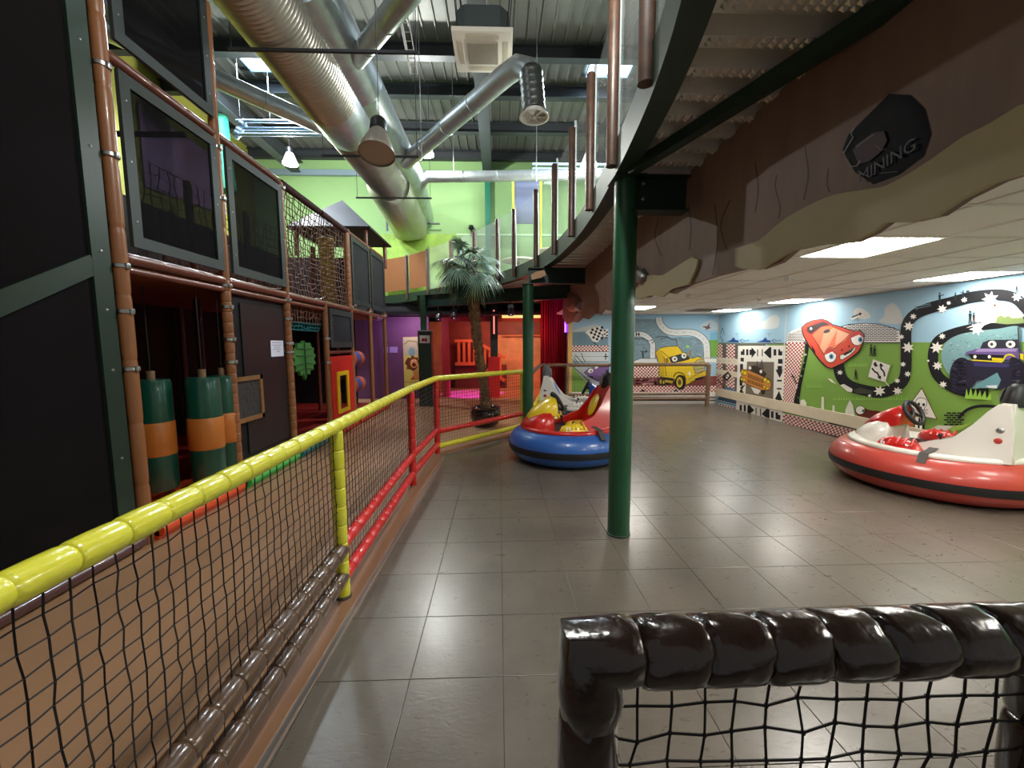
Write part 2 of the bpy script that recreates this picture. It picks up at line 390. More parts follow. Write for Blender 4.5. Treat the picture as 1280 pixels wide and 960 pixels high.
b = MB(); b.bar((-7.5, HY-0.12, 6.9), (7.9, HY-0.12, 6.9), 0.12, 0.16); tag(b.build('wall_beam', mat('blue_grey_steel', (120, 140, 150), 0.45)), 'blue grey horizontal beam along the top of green back wall', 'beam')

# ---- low suspended ceiling over the arena
CT = mat('ceiling_tile', (250, 246, 240), 0.8, bump=0.05, bscale=120)
GRID = mat('ceiling_grid', (236, 232, 224), 0.6)
cx0, cy0, cw, ch = 1.41, -1.12, 0.60, 0.665
LIGHTS = [(2, 6), (6, 8), (6, 12), (6, 15), (2, 14), (2, 2), (5, 3), (6, 5)]
lowc = MB(); lowc.box((cx0+0.1, cy0, CEIL+0.03), (WX+0.1, FY+0.1, CEIL+0.06)); low = struct(lowc.build('ceiling', GRID))
b = MB()
for i in range(9):
    x = cx0+i*cw
    if 1.5 < x < WX: b.box((x-0.012, cy0, CEIL+0.002), (x+0.012, FY, CEIL+0.03))
for j in range(19):
    y = cy0+j*ch
    if y < FY: b.box((1.52, y-0.012, CEIL+0.003), (WX, y+0.012, CEIL+0.03))
b.build('ceiling_grid', GRID, low)
protos = {}
EMW = mat('wall_side_diffuser', (255, 250, 240), 0.5, emit=19)
EM = mat('light_diffuser', (255, 250, 240), 0.5, emit=34)
for i in range(8):
    for j in range(18):
        x = cx0+i*cw; y = cy0+j*ch; x0 = max(x+0.012, 1.53); x1 = min(x+cw-0.012, WX); y1 = min(y+ch-0.012, FY)
        if x1-x0 < 0.03: continue
        if (i, j) in LIGHTS:
            t = thing('ceiling_light', '', 'light', ((x0+x1)/2, (y+y1)/2, CEIL), wp=True)
            b = MB(); b.box((x0, y+0.012, CEIL+0.004), (x1, y1, CEIL+0.028)); b.build('light_frame', WHITE, t)
            b = MB(); b.box((x0+0.015, y+0.027, CEIL-0.001), (x1-0.015, y1-0.015, CEIL+0.006)); b.build('diffuser', EMW if i == 6 else EM, t)
            t['label'] = {(2, 6): 'bright ceiling light panel nearest the viewer, half behind the cream wave board', (6, 8): 'long ceiling light panel above the purple monster truck mural', (6, 12): 'ceiling light panel above the tilted red cartoon car', (6, 15): 'small ceiling light panel in the far corner above the arrow mural', (2, 14): 'ceiling light panel right beside the green column, above the yellow truck mural', (2, 2): 'ceiling light panel beside the viewer, next to the cliff board', (5, 3): 'ceiling light panel right of the viewer, over the middle of the arena', (6, 5): 'ceiling light panel right of the viewer, close to the long mural'}[(i, j)]; t['group'] = 'ceiling light panels'
            continue
        key = (round(x1-x0, 3), round(y1-y, 3))
        if key not in protos:
            b = MB(); b.box((0, 0.012, 0.010), (x1-x0, y1-y, 0.026)); o = b.build('ceiling_tile', CT, low); o.location = (x0, y, CEIL); protos[key] = o
        else: share(protos[key], low, (x0, y, CEIL))
for (x, y, w_) in ((3.3, 4.6, 'nearest'), (4.4, 6.8, 'farthest'), (2.9, 6.2, 'leftmost')):
    b = MB(); b.lathe([(0.0, 0.02), (0.035, 0.02), (0.03, -0.012), (0.012, -0.03), (0, -0.03)], (x, y, CEIL-0.008), 14); tag(b.build('ceiling_sensor', WHITE, smooth=True), w_+' of three small round white sensors on the low suspended ceiling', 'sensor', 'ceiling sensors')
b = MB(); b.box((4.3, 8.7, CEIL-0.01), (4.9, 9.3, CEIL+0.004))
for k in range(6): b.box((4.35, 8.75+k*0.09, CEIL-0.02), (4.85, 8.79+k*0.09, CEIL-0.008))
tag(b.build('ceiling_vent', mat('vent_grey', (150, 146, 138), 0.6)), 'grey slatted square vent in the far part of low ceiling', 'vent')

# ================================================================ MEZZANINE
PATH = [(-0.3, -1.2), (0.1, -0.2), (0.42, 0.6), (0.68, 1.5), (0.80, 2.1), (0.87, 2.7), (0.915, 3.27), (0.965, 4.2), (0.95, 5.3), (0.80, 6.7), (0.42, 8.0), (-0.2, 9.2), (-1.0, 10.4), (-2.0, 11.6), (-3.0, 12.6), (-4.2, 13.35)]
PT = curve([Vector((x, y, 0)) for x, y in PATH], 5)
def path_x(y):
    for p, q in zip(PT, PT[1:]):
        if p.y <= y <= q.y: return p.x+(q.x-p.x)*(y-p.y)/(q.y-p.y+1e-9)
    return PT[-1].x
mez = thing('mezzanine', 'dark green curved steel mezzanine floor over the arena edge', 'balcony', (0.95, 5, 2.87), wp=True)
b = MB(); vs = []; fs = []
for i, p in enumerate(PT):
    t = (PT[min(i+1, len(PT)-1)]-PT[max(i-1, 0)]).normalized(); n = Vector((t.y, -t.x, 0))
    for (o, z) in ((-0.02, 2.87), (0.11, 2.87), (0.11, 2.885), (0.01, 2.885), (0.01, 3.10), (0.11, 3.10), (0.11, 3.115), (-0.02, 3.115)):
        q = p+n*o; vs.append((q.x, q.y, z))
k = 8
for i in range(len(PT)-1):
    for j in range(k): fs.append((i*k+j, i*k+(j+1)%k, (i+1)*k+(j+1)%k, (i+1)*k+j))
fs += [tuple(range(k)), tuple((len(PT)-1)*k+j for j in range(k))]
b.add(vs, fs); b.build('edge_beam', GRND, mez, smooth=math.radians(30))
# composite deck pans running across, with rows of embossed dimples
PAN = mat('deck_steel', (222, 218, 208), 0.28, metal=0.5, var=0.05, vscale=3)
RIBS = []
y = -1.0; n_p = 0
while y < HY-0.2:
    xa = path_x(y+0.1)+0.12; xb = 1.52 if 0 < y < 7.2 else (6.0 if y > 7.2 else 1.6)
    xb = 1.75
    b = MB(); b.box((xa, y, 2.985), (xb, y+0.2, 2.995))
    b.add([(xa, y+0.02, 2.985), (xb, y+0.02, 2.985), (xa, y+0.045, 2.915), (xb, y+0.045, 2.915), (xa, y+0.105, 2.915), (xb, y+0.105, 2.915), (xa, y+0.13, 2.985), (xb, y+0.13, 2.985)], [(0,1,3,2),(2,3,5,4),(4,5,7,6)])
    if 0.8 < y < 6:
        x = xa+0.03
        while x < xb-0.03:
            for yy in (y+0.06, y+0.09):
                b.add([(x, yy-0.011, 2.915), (x+0.03, yy-0.011, 2.915), (x+0.03, yy+0.011, 2.915), (x, yy+0.011, 2.915), (x+0.015, yy, 2.897)], [(0,1,4),(1,2,4),(2,3,4),(3,0,4)])
            x += 0.048
    b.build('deck_pan', PAN, mez); y += 0.2
b = MB(); top = [(p.x+0.02, p.y, 2.997) for p in PT]+[(8, HY, 2.997), (8, -1.2, 2.997)]; b.prism(top, (0, 0, 0.10)); b.build('deck_slab', mat('balcony_floor', (130, 124, 110), 0.6), mez)
def ibeam(name, p, q, zt, h=0.25, w=0.12, m=GRND):
    b = MB(); p = Vector((p[0], p[1], 0)); q = Vector((q[0], q[1], 0))
    for zz, ww, hh in ((zt-0.006, w, 0.012), (zt-h+0.006, w, 0.012), (zt-h/2, 0.012, h-0.02)): b.bar(p+Vector((0,0,zz)), q+Vector((0,0,zz)), ww, hh)
    return b.build(name, m, mez)
DGR = mat('blackish_green_paint', (20, 44, 36), 0.5)
ibeam('cross_beam', (1.0, 3.22), (1.46, 3.22), 2.87, 0.26, 0.14, DGR)
ibeam('cross_beam', (0.5, 6.9), (1.46, 6.9), 2.86, 0.26, 0.14, DGR)
ibeam('cross_beam', (-2.1, 10.7), (1.5, 8.6), 2.85, 0.3, 0.14, DGR)
ibeam('cross_beam', (-4.3, 12.6), (1.6, 12.6), 2.85, 0.55, 0.14, mat('black_soffit', (22, 18, 26), 0.6))
b = MB(); b.bar((0.98, 3.05, 2.86), (1.62, 1.2, 2.86), 0.07, 0.07); b.build('brace', GRND, mez)
b = MB()
for zz in (2.79, 2.68): b.lathe([(0.014, 0), (0.014, 0.02), (0, 0.022)], (1.09, 3.14, zz), 6, rot=Matrix.Rotation(PI/2, 3, 'X'))
b.build('bolt', CHROME, mez)

def column(x, y, r, z1, label):
    t = thing('steel_column', label, 'column', (x, y, 0), wp=True)
    b = MB(); b.lathe([(r, 0.0), (r, z1-0.012)], (x, y, 0), 40); b.build('shaft', GRN, t, smooth=True)
    b = MB(); b.lathe([(r+0.006, 0), (r+0.006, 0.012), (r, 0.016)], (x, y, 0), 40); b.build('collar', GRND, t, smooth=True)
    b = MB(); b.box((x-0.12, y-0.12, z1-0.012), (x+0.12, y+0.12, z1)); b.build('cap_plate', GRND, t)
column(1.0, 3.25, 0.091, 2.87, 'nearest thick green steel column standing on the grey tiles before the blue bumper car')
column(0.50, 6.92, 0.092, 2.60, 'green steel column at the end of the yellow fence behind the blue bumper car')

# fascia: cliff-shaped brown board with a cream wave board along its lower edge
FASX = 1.5
def fx(x, y): return on_x(x, y, FASX)
bot = [(1280,217),(1249,226.6),(1206,248),(1174.5,269.5),(1143,276.6),(1112,276.6),(1092.5,291),(1069,302.7),(1030,304.7),(993,312.5),(975,328),(952,336.7),(932,336),(893,345.7),(864,355.5),(842,367),(825,364),(810,372),(791.7,371),(780,380),(761,388.4),(755,386),(750,393),(743,392),(735,399),(728,397),(721,403),(715.7,402),(707.5,405.4),(703,396),(704,380)]
bw = [fx(*p) for p in bot]
bw = [Vector((FASX, -1.2, 2.02)), Vector((FASX, 0.6, 2.0))]+bw
far_y = bw[-1].y
outline = bw+[Vector((FASX, far_y, 2.93)), Vector((FASX, -1.2, 2.93))]
ROCK = mat('cliff_painted_board', (134, 106, 92), 0.6, var=0.22, vscale=1.6, stretch=(1, 2.2, 0.6), bump=0.08, bscale=6)
fas = thing('cliff_fascia', 'long brown painted cliff-shaped board hanging below the mezzanine', 'sign board', (FASX, 4, 2.0), wp=True)
b = MB(); b.prism(outline, (0.03, 0, 0)); b.build('cliff_board', ROCK, fas)
CREAM = mat('cream_board', (176, 160, 118), 0.6, var=0.05)
R2 = lambda x, y: fx(780+x/2.56, y/2.56)
up = [(365,795),(440,770),(500,720),(560,680),(640,640),(700,620),(800,605),(850,595),(920,560),(1000,510),(1100,440),(1180,400),(1280,340)]
dn = [(1280,560),(1200,585),(1090,640),(1010,693),(930,712),(850,712),(800,748),(740,778),(640,783),(545,803),(500,832),(440,864),(390,860),(365,852)]
U = curve([R2(*p) for p in up], 3); D = [R2(*p) for p in dn]
U.append(Vector((FASX, 0.9, 2.25))); U.append(Vector((FASX, -1.2, 2.28))); D = [Vector((FASX, -1.2, 1.99)), Vector((FASX, 0.9, 1.98))]+D
b = MB(); b.prism([p-Vector((0.002, 0, 0)) for p in U+D], (-0.018, 0, 0)); b.build('wave_board', CREAM, fas)
b = MB(); b.prism([R2(*p)-Vector((0.002, 0, 0)) for p in [(30,900),(85,880),(130,882),(180,850),(225,822),(245,830),(238,860),(215,910),(160,925),(130,950),(90,945),(60,955),(30,945)]], (-0.018, 0, 0)); b.build('wave_board', CREAM, fas)
def crack(ln, fr):
    A = Art(lambda x, y: fx(x, y)-Vector((0.001, 0, 0)), (-1, 0, 0)); A.frame(*fr); A.line([tuple(p) for p in curve(ln, 4)], 4, (96, 66, 58)); A.build('crack_line', fas)
for ln in ([(490,560),(485,600),(500,660),(495,700)],[(205,650),(215,720),(210,800)],[(290,650),(300,760),(285,880)],[(340,640),(310,720),(330,800)],[(655,540),(650,590),(660,615)],[(110,700),(100,760),(120,820)],[(420,520),(430,600),(420,680)],[(580,470),(590,560),(575,640)]): crack(ln, (780, 0, 2.56))
for ln in ([(640,680),(665,670),(690,700)],[(755,620),(775,655),(800,662)],[(460,760),(470,772),(480,785)]): crack(ln, (640, 280, 6.737))
# stones on the board
def stone(px_pts, m, name, lab, th=0.05):
    c = [fx(*p) for p in px_pts]; mid = sum(c, Vector())/len(c); b = MB(); n = len(c); rings = [(1.0, 0.0), (0.92, 0.6), (0.7, 0.95), (0.35, 1.05)]
    vs = []
    for s_, h in rings:
        for p in c: q = mid+(p-mid)*s_; vs.append((FASX-0.002-th*h, q.y, q.z))
    fs = [(i*n+j, i*n+(j+1)%n, (i+1)*n+(j+1)%n, (i+1)*n+j) for i in range(3) for j in range(n)]+[tuple(3*n+j for j in range(n))]
    b.add(vs, fs); return tag(b.build(name, m, fas, smooth=True), lab)
k = lambda L: [(780+x/2.56, y/2.56) for x, y in L]
st = stone(k([(700,480),(720,430),(780,370),(850,300),(920,305),(965,350),(985,430),(960,500),(880,560),(800,590),(740,550)]), mat('dark_stone', (30, 29, 38), 0.65, spec=0.2, var=0.3, vscale=8), 'stone_badge', 'dark blue glossy painted stone', 0.004)
A = Art(lambda x, y: fx(x, y)-Vector((0.012, 0, 0)), (-1, 0, 0)); A.frame(1040, 100, 6.857)
A.poly([(200,600),(260,540),(380,450),(470,440),(500,520),(440,620),(340,700),(250,720)], (74, 52, 62))
A.line([(230,575),(300,520),(380,465)], 16, (120, 96, 112)); A.line([(215,410),(185,460),(205,490),(120,630)], 8, (150, 155, 165)); A.line([(125,670),(180,745),(240,735),(265,690)], 12, (130, 120, 124)); A.line([(400,560),(450,600),(490,590)], 8, (104, 84, 96))
A.line([(430,800),(590,785)], 5, (110, 116, 124)); A.line([(250,780),(340,830),(400,800)], 10, (120, 120, 124))
A.build('stone_print', fas)
pA, pB = fx(1040+330/6.857, 100+800/6.857), fx(1040+660/6.857, 100+600/6.857)
ex = (pB-pA).normalized(); ez = Vector((-1, 0, 0)); ey = ez.cross(ex); mw = Matrix((ex, ey, ez)).transposed().to_4x4(); mw.translation = (pA+pB)/2-Vector((0.014, 0, 0))
text_part('stone_lettering', 'MINING', 0.065, paint((96, 98, 108)), fas, mw)
k = lambda L: [(640+x/6.737, 280+y/6.737) for x, y in L]
stone(k([(440,570),(500,572),(560,600),(590,650),(585,720),(550,750),(500,740),(465,700),(480,660)]), mat('brown_stone', (104, 70, 66), 0.5, var=0.25, vscale=10), 'stone', 'rounded brown stone')
stone(k([(470,705),(500,690),(540,650),(570,700),(575,735),(545,748),(500,740)]), mat('pale_stone', (206, 152, 132), 0.5), 'stone', 'pale lower face of the brown stone', 0.06)
stone(k([(1020,300),(1080,380),(1120,370),(1160,430),(1150,480),(1110,515),(1080,500),(1060,540),(1020,560)]), mat('silver_stone', (120, 116, 118), 0.35, metal=0.4, var=0.5, vscale=25, bump=0.8, bscale=30), 'stone', 'lumpy silver grey stone')
k = lambda L: [(640+x/6.737, 280+y/6.737) for x, y in L]
ly = [on_y(*p, 6.74) for p in k([(160,430),(200,405),(270,390),(288,430),(240,455),(165,472)])]
b = MB(); b.prism(ly, (0, -0.03, 0)); tag(b.build('tan_stone', mat('tan_stone', (200, 160, 120), 0.6, var=0.1)), 'small tan stone shape fixed to the beam above second green column', 'decoration')

# glass balustrade with brown posts
bal = thing('glass_balustrade', 'curved glass balustrade with brown round posts along the mezzanine edge', 'railing', (0.95, 5, 2.95), wp=True)
PY = [0.2, 1.2, 2.2, 3.17, 4.17, 5.16, 6.16, 7.15, 8.15, 8.8, 9.7, 10.6, 11.5, 12.3, 13.1]; PP = []
for y in PY:
    x = path_x(y)-0.05; PP.append(Vector((x, y, 0)))
    b = MB(); b.lathe([(0.042, 2.93), (0.042, 4.2), (0.036, 4.21)], (x, y, 0), 16); po = b.build('post', WOODP, bal, smooth=True)
    b = MB(); b.box((x+0.035, y+0.01, 3.0), (x+0.06, y+0.04, 4.3)); b.build('glass_channel', STEEL, po)
for p, q in zip(PP, PP[1:]):
    o_ = Vector((0.05, 0, 0)); p2 = p+(q-p)*0.05+o_; q2 = q-(q-p)*0.05+o_; n = Vector(((q-p).y, -(q-p).x, 0)).normalized()*0.01
    if p.y < 11.4: 
        b = MB(); b.prism([p2+Vector((0,0,3.13)), q2+Vector((0,0,3.13)), q2+Vector((0,0,4.22)), p2+Vector((0,0,4.22))], n); b.build('glass_pane', GLASS, bal)
    else:
        b = MB(); b.prism([p2+Vector((0,0,3.22)), q2+Vector((0,0,3.22)), q2+Vector((0,0,4.2)), p2+Vector((0,0,4.2))], n*1.5)
        lb = ['chipboard sheet on the balcony edge just left of the palm crown', 'chipboard sheet on the balcony edge next to the play tower', 'chipboard sheet on balcony edge hidden behind the play tower'][min(1, int((p.y-11.4)/0.8))]
        tag(b.build('chipboard_sheet', mat('chipboard', (140, 88, 50), 0.7, var=0.4, vscale=60)), lb, 'board')
# ================================================================ THE YELLOW, RED AND BROWN FENCE
fence = thing('arena_fence', 'padded fence with yellow top rail and black net along the grey tiled arena', 'fence', (-0.98, 2.43, 0), wp=True)
FP = [Vector((-1.0, -0.6, 0)), Vector((-0.985, 2.43, 0)), Vector((-0.98, 4.47, 0)), Vector((-0.905, 5.8, 0)), Vector((0.42, 7.24, 0))]
ZT = 1.112
def at(i, z): return FP[i]+Vector((0, 0, z))
def rail(i, j, z, m, r=0.05, lab=None, seg=0.125):
    p, q = at(i, z), at(j, z); b = MB(); b.foam(p, q, r, seg, 16, wob=0.03); return tag(b.build('padded_rail', m, fence, smooth=True), lab)
for i in range(4): rail(i, i+1, ZT, YEL, 0.040)
b = MB(); b.foam(at(1, 0.03), at(1, ZT-0.03), 0.039, 0.12, 16, wob=0.03); yp = tag(b.build('padded_post', YEL, fence, smooth=True), 'yellow padded post')
b = MB(); b.lathe([(0.07, 0.004), (0.07, 0.012), (0.05, 0.016), (0.045, 0.04)], FP[1], 20); b.build('foot_plate', mat('grey_plate', (90, 86, 82), 0.5, metal=0.5), yp)
for i, z1 in ((2, ZT-0.03), (3, ZT-0.02)):
    b = MB(); b.foam(at(i, 0.02), at(i, z1), 0.043, 0.13, 16, wob=0.03); tag(b.build('padded_post', RED, fence, smooth=True), 'red padded post')
b = MB(); b.foam(at(4, 0.02), at(4, ZT), 0.043, 0.13, 16, wob=0.03); tag(b.build('padded_post', YEL, fence, smooth=True), 'yellow padded post beside the green column')
rail(0, 1, 0.335, BRN, 0.048, 'brown upper lower rail'); rail(0, 1, 0.16, BRN, 0.045, 'brown bottom rail')
rail(1, 2, 0.36, RED, 0.04, 'red lower rail'); rail(1, 2, 0.15, RED, 0.04, 'red bottom rail')
rail(2, 3, 0.36, RED, 0.04, 'red lower rail'); rail(2, 3, 0.15, RED, 0.04, 'red bottom rail')
rail(3, 4, 0.34, RED, 0.04, 'red lower rail'); rail(3, 4, 0.12, YEL, 0.04, 'yellow bottom rail')
for i in range(4):
    p, q = FP[i], FP[i+1]; p = p.lerp(q, 0.03 if i else 0.0); L = (q-p).length; nu = int(L/0.054); nv = 14 if i < 1 else 13
    nb = net(p+Vector((0, 0, ZT-0.04-nv*0.0535)), (q-p)/nu, (0, 0, 0.0535), nu, nv+0, 0.0027, 0.0026, 3)
    nb.build('net', NET, fence)
    nb = net(p+Vector((0, 0, 0.165)), (q-p)/nu, (0, 0, 0.05), nu, 4, 0.0015, 0.002, 3); nb.build('net', NET, fence)

# ---- far fence before the back wall: brown padded rail with net
ff = thing('back_fence', 'thin brown padded fence with net in front of the yellow truck mural', 'fence', (3, 10.0, 0), wp=True)
BR2 = mat('brown_pad', (112, 84, 62), 0.5, coat=0.2)
b = MB(); b.foam((1.05, 10.05, 1.07), (5.3, 10.05, 1.07), 0.045, 0.13, 10); b.build('padded_rail', BR2, ff, smooth=True)
for z in (0.32, 0.2): b = MB(); b.foam((1.05, 10.05, z), (5.3, 10.05, z), 0.035, 0.13, 10); b.build('padded_rail', BR2, ff, smooth=True)
for x in (1.7, 5.3): b = MB(); b.foam((x, 10.05, 0), (x, 10.05, 1.07), 0.055, 0.13, 10); b.build('padded_post', BR2, ff, smooth=True)
nb = net((1.05, 10.05, 0.36), (0.085, 0, 0), (0, 0, 0.085), 50, 8, 0.0012, 0.002, 3); nb.build('net', NETK, ff)
cf = thing('side_fence', 'low yellow padded rails just visible right of the second green column', 'fence', (0.95, 8.6, 0), wp=True)
for z, yy in ((0.33, 9.6), (0.13, 9.6)): b = MB(); b.foam((0.6, 7.5, z), (1.0, 9.9, z), 0.045, 0.13, 10); b.build('padded_rail', YEL, cf, smooth=True)
b = MB(); b.foam((0.6, 7.5, 1.07), (1.02, 9.98, 1.07), 0.045, 0.13, 10); b.build('padded_rail', BR2, cf, smooth=True)

# ---- black barrier at the viewer's feet
bar = thing('foreground_barrier', 'black vinyl padded barrier with cord net right in front of the viewer', 'fence', (0.15, 0.72, 0), wp=True)
def puffy(p, q, r, segL, name, n=36):
    """padded tube with creased, slightly twisted segments"""
    p = Vector(p); q = Vector(q); L = (q-p).length; k = max(1, round(L/segL)); d = (q-p)/L; a = d.cross(Vector((0, 1, 0)))
    if a.length < 0.1: a = d.cross(Vector((1, 0, 0)))
    a.normalize(); b_ = d.cross(a); vs = []; rows = 0
    for i in range(k):
        ph = random.uniform(0, 6); tw = random.uniform(-0.3, 0.3); sl = random.uniform(0.2, 0.45)
        for f, m in ((0, .84), (0.03, .93), (0.1, .99), (0.22, 1.02), (0.36, 1.03), (0.5, 1.035), (0.64, 1.03), (0.78, 1.02), (0.9, .99), (0.97, .93), (1.0, .84)):
            for j in range(n):
                th = 2*PI*j/n; e = max(0, abs(f-0.5)*2-0.25)
                rr = r*m*(1+e*(0.05*math.sin(3*th+ph)+0.035*math.sin(7*th+ph*2+6*f)+0.03*math.sin(13*th-ph)))
                s_ = (i+f*0.999)*L/k+0.012*math.sin(th+sl)*(1 if 0 < i+f < k else 0)+0.006*math.sin(2*th+ph)*(1 if 0 < i+f < k else 0)
                vs.append(p+d*s_+(a*math.cos(th)+b_*math.sin(th))*rr)
            rows += 1
    b = MB(); fs = [(i*n+j, i*n+(j+1)%n, (i+1)*n+(j+1)%n, (i+1)*n+j) for i in range(rows-1) for j in range(n)]
    fs += [tuple(range(n)), tuple((rows-1)*n+j for j in range(n))]
    b.add(vs, fs); return b.build(name, BLK, bar, smooth=math.radians(80))
BY = 0.72; ZR = 1.012; RR = 0.062
puffy((0.262, BY, ZR-0.004), (2.46, BY, ZR+0.01), RR, 0.118, 'padded_rail')
puffy((0.17, BY, 0.01), (0.17, BY, ZR-0.12), 0.058, 0.3, 'padded_post')
b = MB(); n = 40; cx = 0.172; vs = []; rw = []
for (kind, val, m) in (('v', ZR-0.13, .9), ('v', ZR-0.124, .98), ('v', ZR-0.09, 1.03), ('v', ZR-0.062, 1.0), ('m', 0, 1.0), ('h', cx+0.055, 1.02), ('h', cx+0.085, .97), ('h', cx+0.092, .88)):
    for q in range(n):
        a = 2*PI*q/n; r_ = 0.0605*m*(1+0.03*math.sin(3*a+val*30)+0.02*math.sin(7*a+val*60)); x_, y_ = r_*math.cos(a), r_*math.sin(a)
        vs.append((cx+x_, BY+y_, val) if kind == 'v' else ((cx+x_*0.93, BY+y_*0.97, ZR-0.004-x_*0.93) if kind == 'm' else (val, BY+y_, ZR-0.004-x_)))
b.add(vs, [(i*n+j, i*n+(j+1)%n, (i+1)*n+(j+1)%n, (i+1)*n+j) for i in range(7) for j in range(n)]+[tuple(range(n)), tuple(7*n+j for j in range(n))])
b.build('corner_pad', BLK, bar, smooth=math.radians(60))
puffy((1.11, BY, 0.01), (1.11, BY, ZR-0.02), 0.055, 0.17, 'padded_post')
nb = net((0.2, BY, ZR-0.06-0.062*10), (0.0665, 0, 0), (0, 0, 0.062), 13, 10, 0.0026, 0.005, 6, knot=0.0065); nb.build('net', NET, bar, smooth=True)
nb = net((1.15, BY, ZR-0.06-0.062*10), (0.0665, 0, 0), (0, 0, 0.062), 18, 10, 0.0026, 0.004, 6, knot=0.0055); nb.build('net', NET, bar, smooth=True)
puffy((2.38, BY, 0.01), (2.38, BY, ZR-0.02), 0.055, 0.17, 'padded_post')

# ================================================================ SOFT PLAY FRAME ON THE LEFT
PX = -2.87; PYS = [3.235, 4.42, 5.64, 6.85, 8.02, 9.2, 10.35]; Z1, Z2, Z3 = 2.27, 3.73, 5.3
play = thing('soft_play_frame', 'tall soft play climbing frame with brown padded posts and black net panels on the left', 'play structure', (PX, 6, 0), wp=True)
def post(x, y, z0, z1, r=0.047, beads=None, seg=0.6, m=TAN):
    b = MB()
    if beads:
        za, zb = beads; b.foam((x, y, z0), (x, y, za), r, 0.11, 12, wob=0.04); b.foam((x, y, za), (x, y, z1), r, seg, 12)
    else: b.foam((x, y, z0), (x, y, z1), r, seg, 14)
    return b.build('post', m, play, smooth=True)
def clamp(x, y, z, par, r=0.052):
    b = MB(); b.lathe([(r, -0.018), (r+0.008, -0.012), (r+0.008, 0.012), (r, 0.018)], (x, y, z), 14); b.lathe([(0, .02), (0.018, 0.02), (0.022, 0), (0.018, -0.02), (0, -.02)], (x+0.055, y, z), 8); return b.build('clamp', CHROME, par, smooth=True)
tops = [6.5, 6.5, Z2, None, Z2+0.05, Z2+0.02, Z2]
for k, y in enumerate(PYS):
    if k == 0: p = post(PX, y, 0, 4.96, 0.05, seg=0.5); cz = (1.86, 1.42, 2.2, 3.0, 3.62, 4.2)
    elif k == 1: p = post(PX, y, 0, 4.96, 0.047, beads=(Z1, 4.96), seg=0.5); cz = (2.0, 1.66, 2.22, 1.42, 3.6, 3.1)
    elif k == 2: p = post(PX, y, 0, Z2, 0.045, beads=(Z1, Z2), seg=0.36); cz = (1.95, 1.62, 1.5, 2.2, 3.66)
    elif k == 3: p = post(PX, y, 0, Z1+0.04, 0.045); cz = (1.7, 1.3)
    else: p = post(PX, y, 0, tops[k], 0.045); cz = (Z1+0.05,)
    for z in cz: clamp(PX, y, z, p)
post(PX, 7.95, Z1, Z2, 0.045, beads=(3.3, Z2))
def prail(p, q, m=TANR, r=0.045, seg=0.4, name='rail'):
    b = MB(); b.foam(p, q, r, seg, 12); return b.build(name, m, play, smooth=True)
for k in range(6):
    a, c = PYS[k], PYS[k+1]
    prail((PX, a+.03, Z1), (PX, c-.03, Z1)); prail((PX, a+.03, Z1-0.09), (PX, c-.03, Z1-0.09), r=0.03) if k < 3 else None
    prail((PX, a+.03, Z2), (PX, c-.03, Z2), seg=0.07 if k in (2, 3) else 0.4, r=0.05 if k in (2, 3) else 0.042, m=NETK if k in (2,3) else TANR)
prail((PX+.02, 1.0, 0.05), (PX+.02, PYS[0]-.06, 0.05), mat('maroon_vinyl', (82, 48, 48), 0.3, coat=0.4), 0.045, seg=2.2)
for k in (4, 5): prail((PX, PYS[k-1]+.03, 1.47), (PX, PYS[k]-.03, 1.47), r=0.03) if k == 4 else None
FRM = DARKFR
def panel(y0, y1, z0, z1, m=MESHF, fw_=0.09, x=None, fm=None, name='window_panel', diag=False):
    x = PX+0.03 if x is None else x; b = MB(); fm = fm or FRM
    b.box((x, y0, z0), (x+0.03, y0+fw_, z1)); b.box((x, y1-fw_, z0), (x+0.03, y1, z1)); b.box((x, y0+fw_, z0), (x+0.03, y1-fw_, z0+fw_)); b.box((x, y0+fw_, z1-fw_), (x+0.03, y1-fw_, z1))
    if diag: pass
    f = b.build(name, fm, play)
    b = MB(); b.box((x+0.008, y0+fw_*0.9, z0+fw_*0.9), (x+0.014, y1-fw_*0.9, z1-fw_*0.9)); b.build('mesh_pane', m, f)
    b = MB()
    for yy in (y0+fw_/2, y1-fw_/2):
        for zz in (z0+0.2, (z0+z1)/2, z1-0.2): b.lathe([(0.008, 0), (0.006, 0.004), (0, 0.005)], (x+0.03, yy, zz), 8, rot=Matrix.Rotation(PI/2, 3, 'Y'))
    b.build('screw', CHROME, f); return f
panel(PYS[0]+.07, PYS[1]-.07, Z1+0.09, Z2-0.08); panel(PYS[1]+.07, PYS[2]-.07, Z1+0.09, Z2-0.08)
panel(PYS[0]+.07, PYS[1]-.07, Z2+0.12, 4.94)
panel(PYS[4]+.03, PYS[5]-.05, Z1+0.12, Z2-0.05, MESHG); panel(PYS[5]+.03, PYS[6]-.05, Z1+0.12, Z2-0.05, MESHG)
panel(PYS[3]+.06, PYS[4]-.06, 1.55, Z1-0.06, MESHG, 0.1)
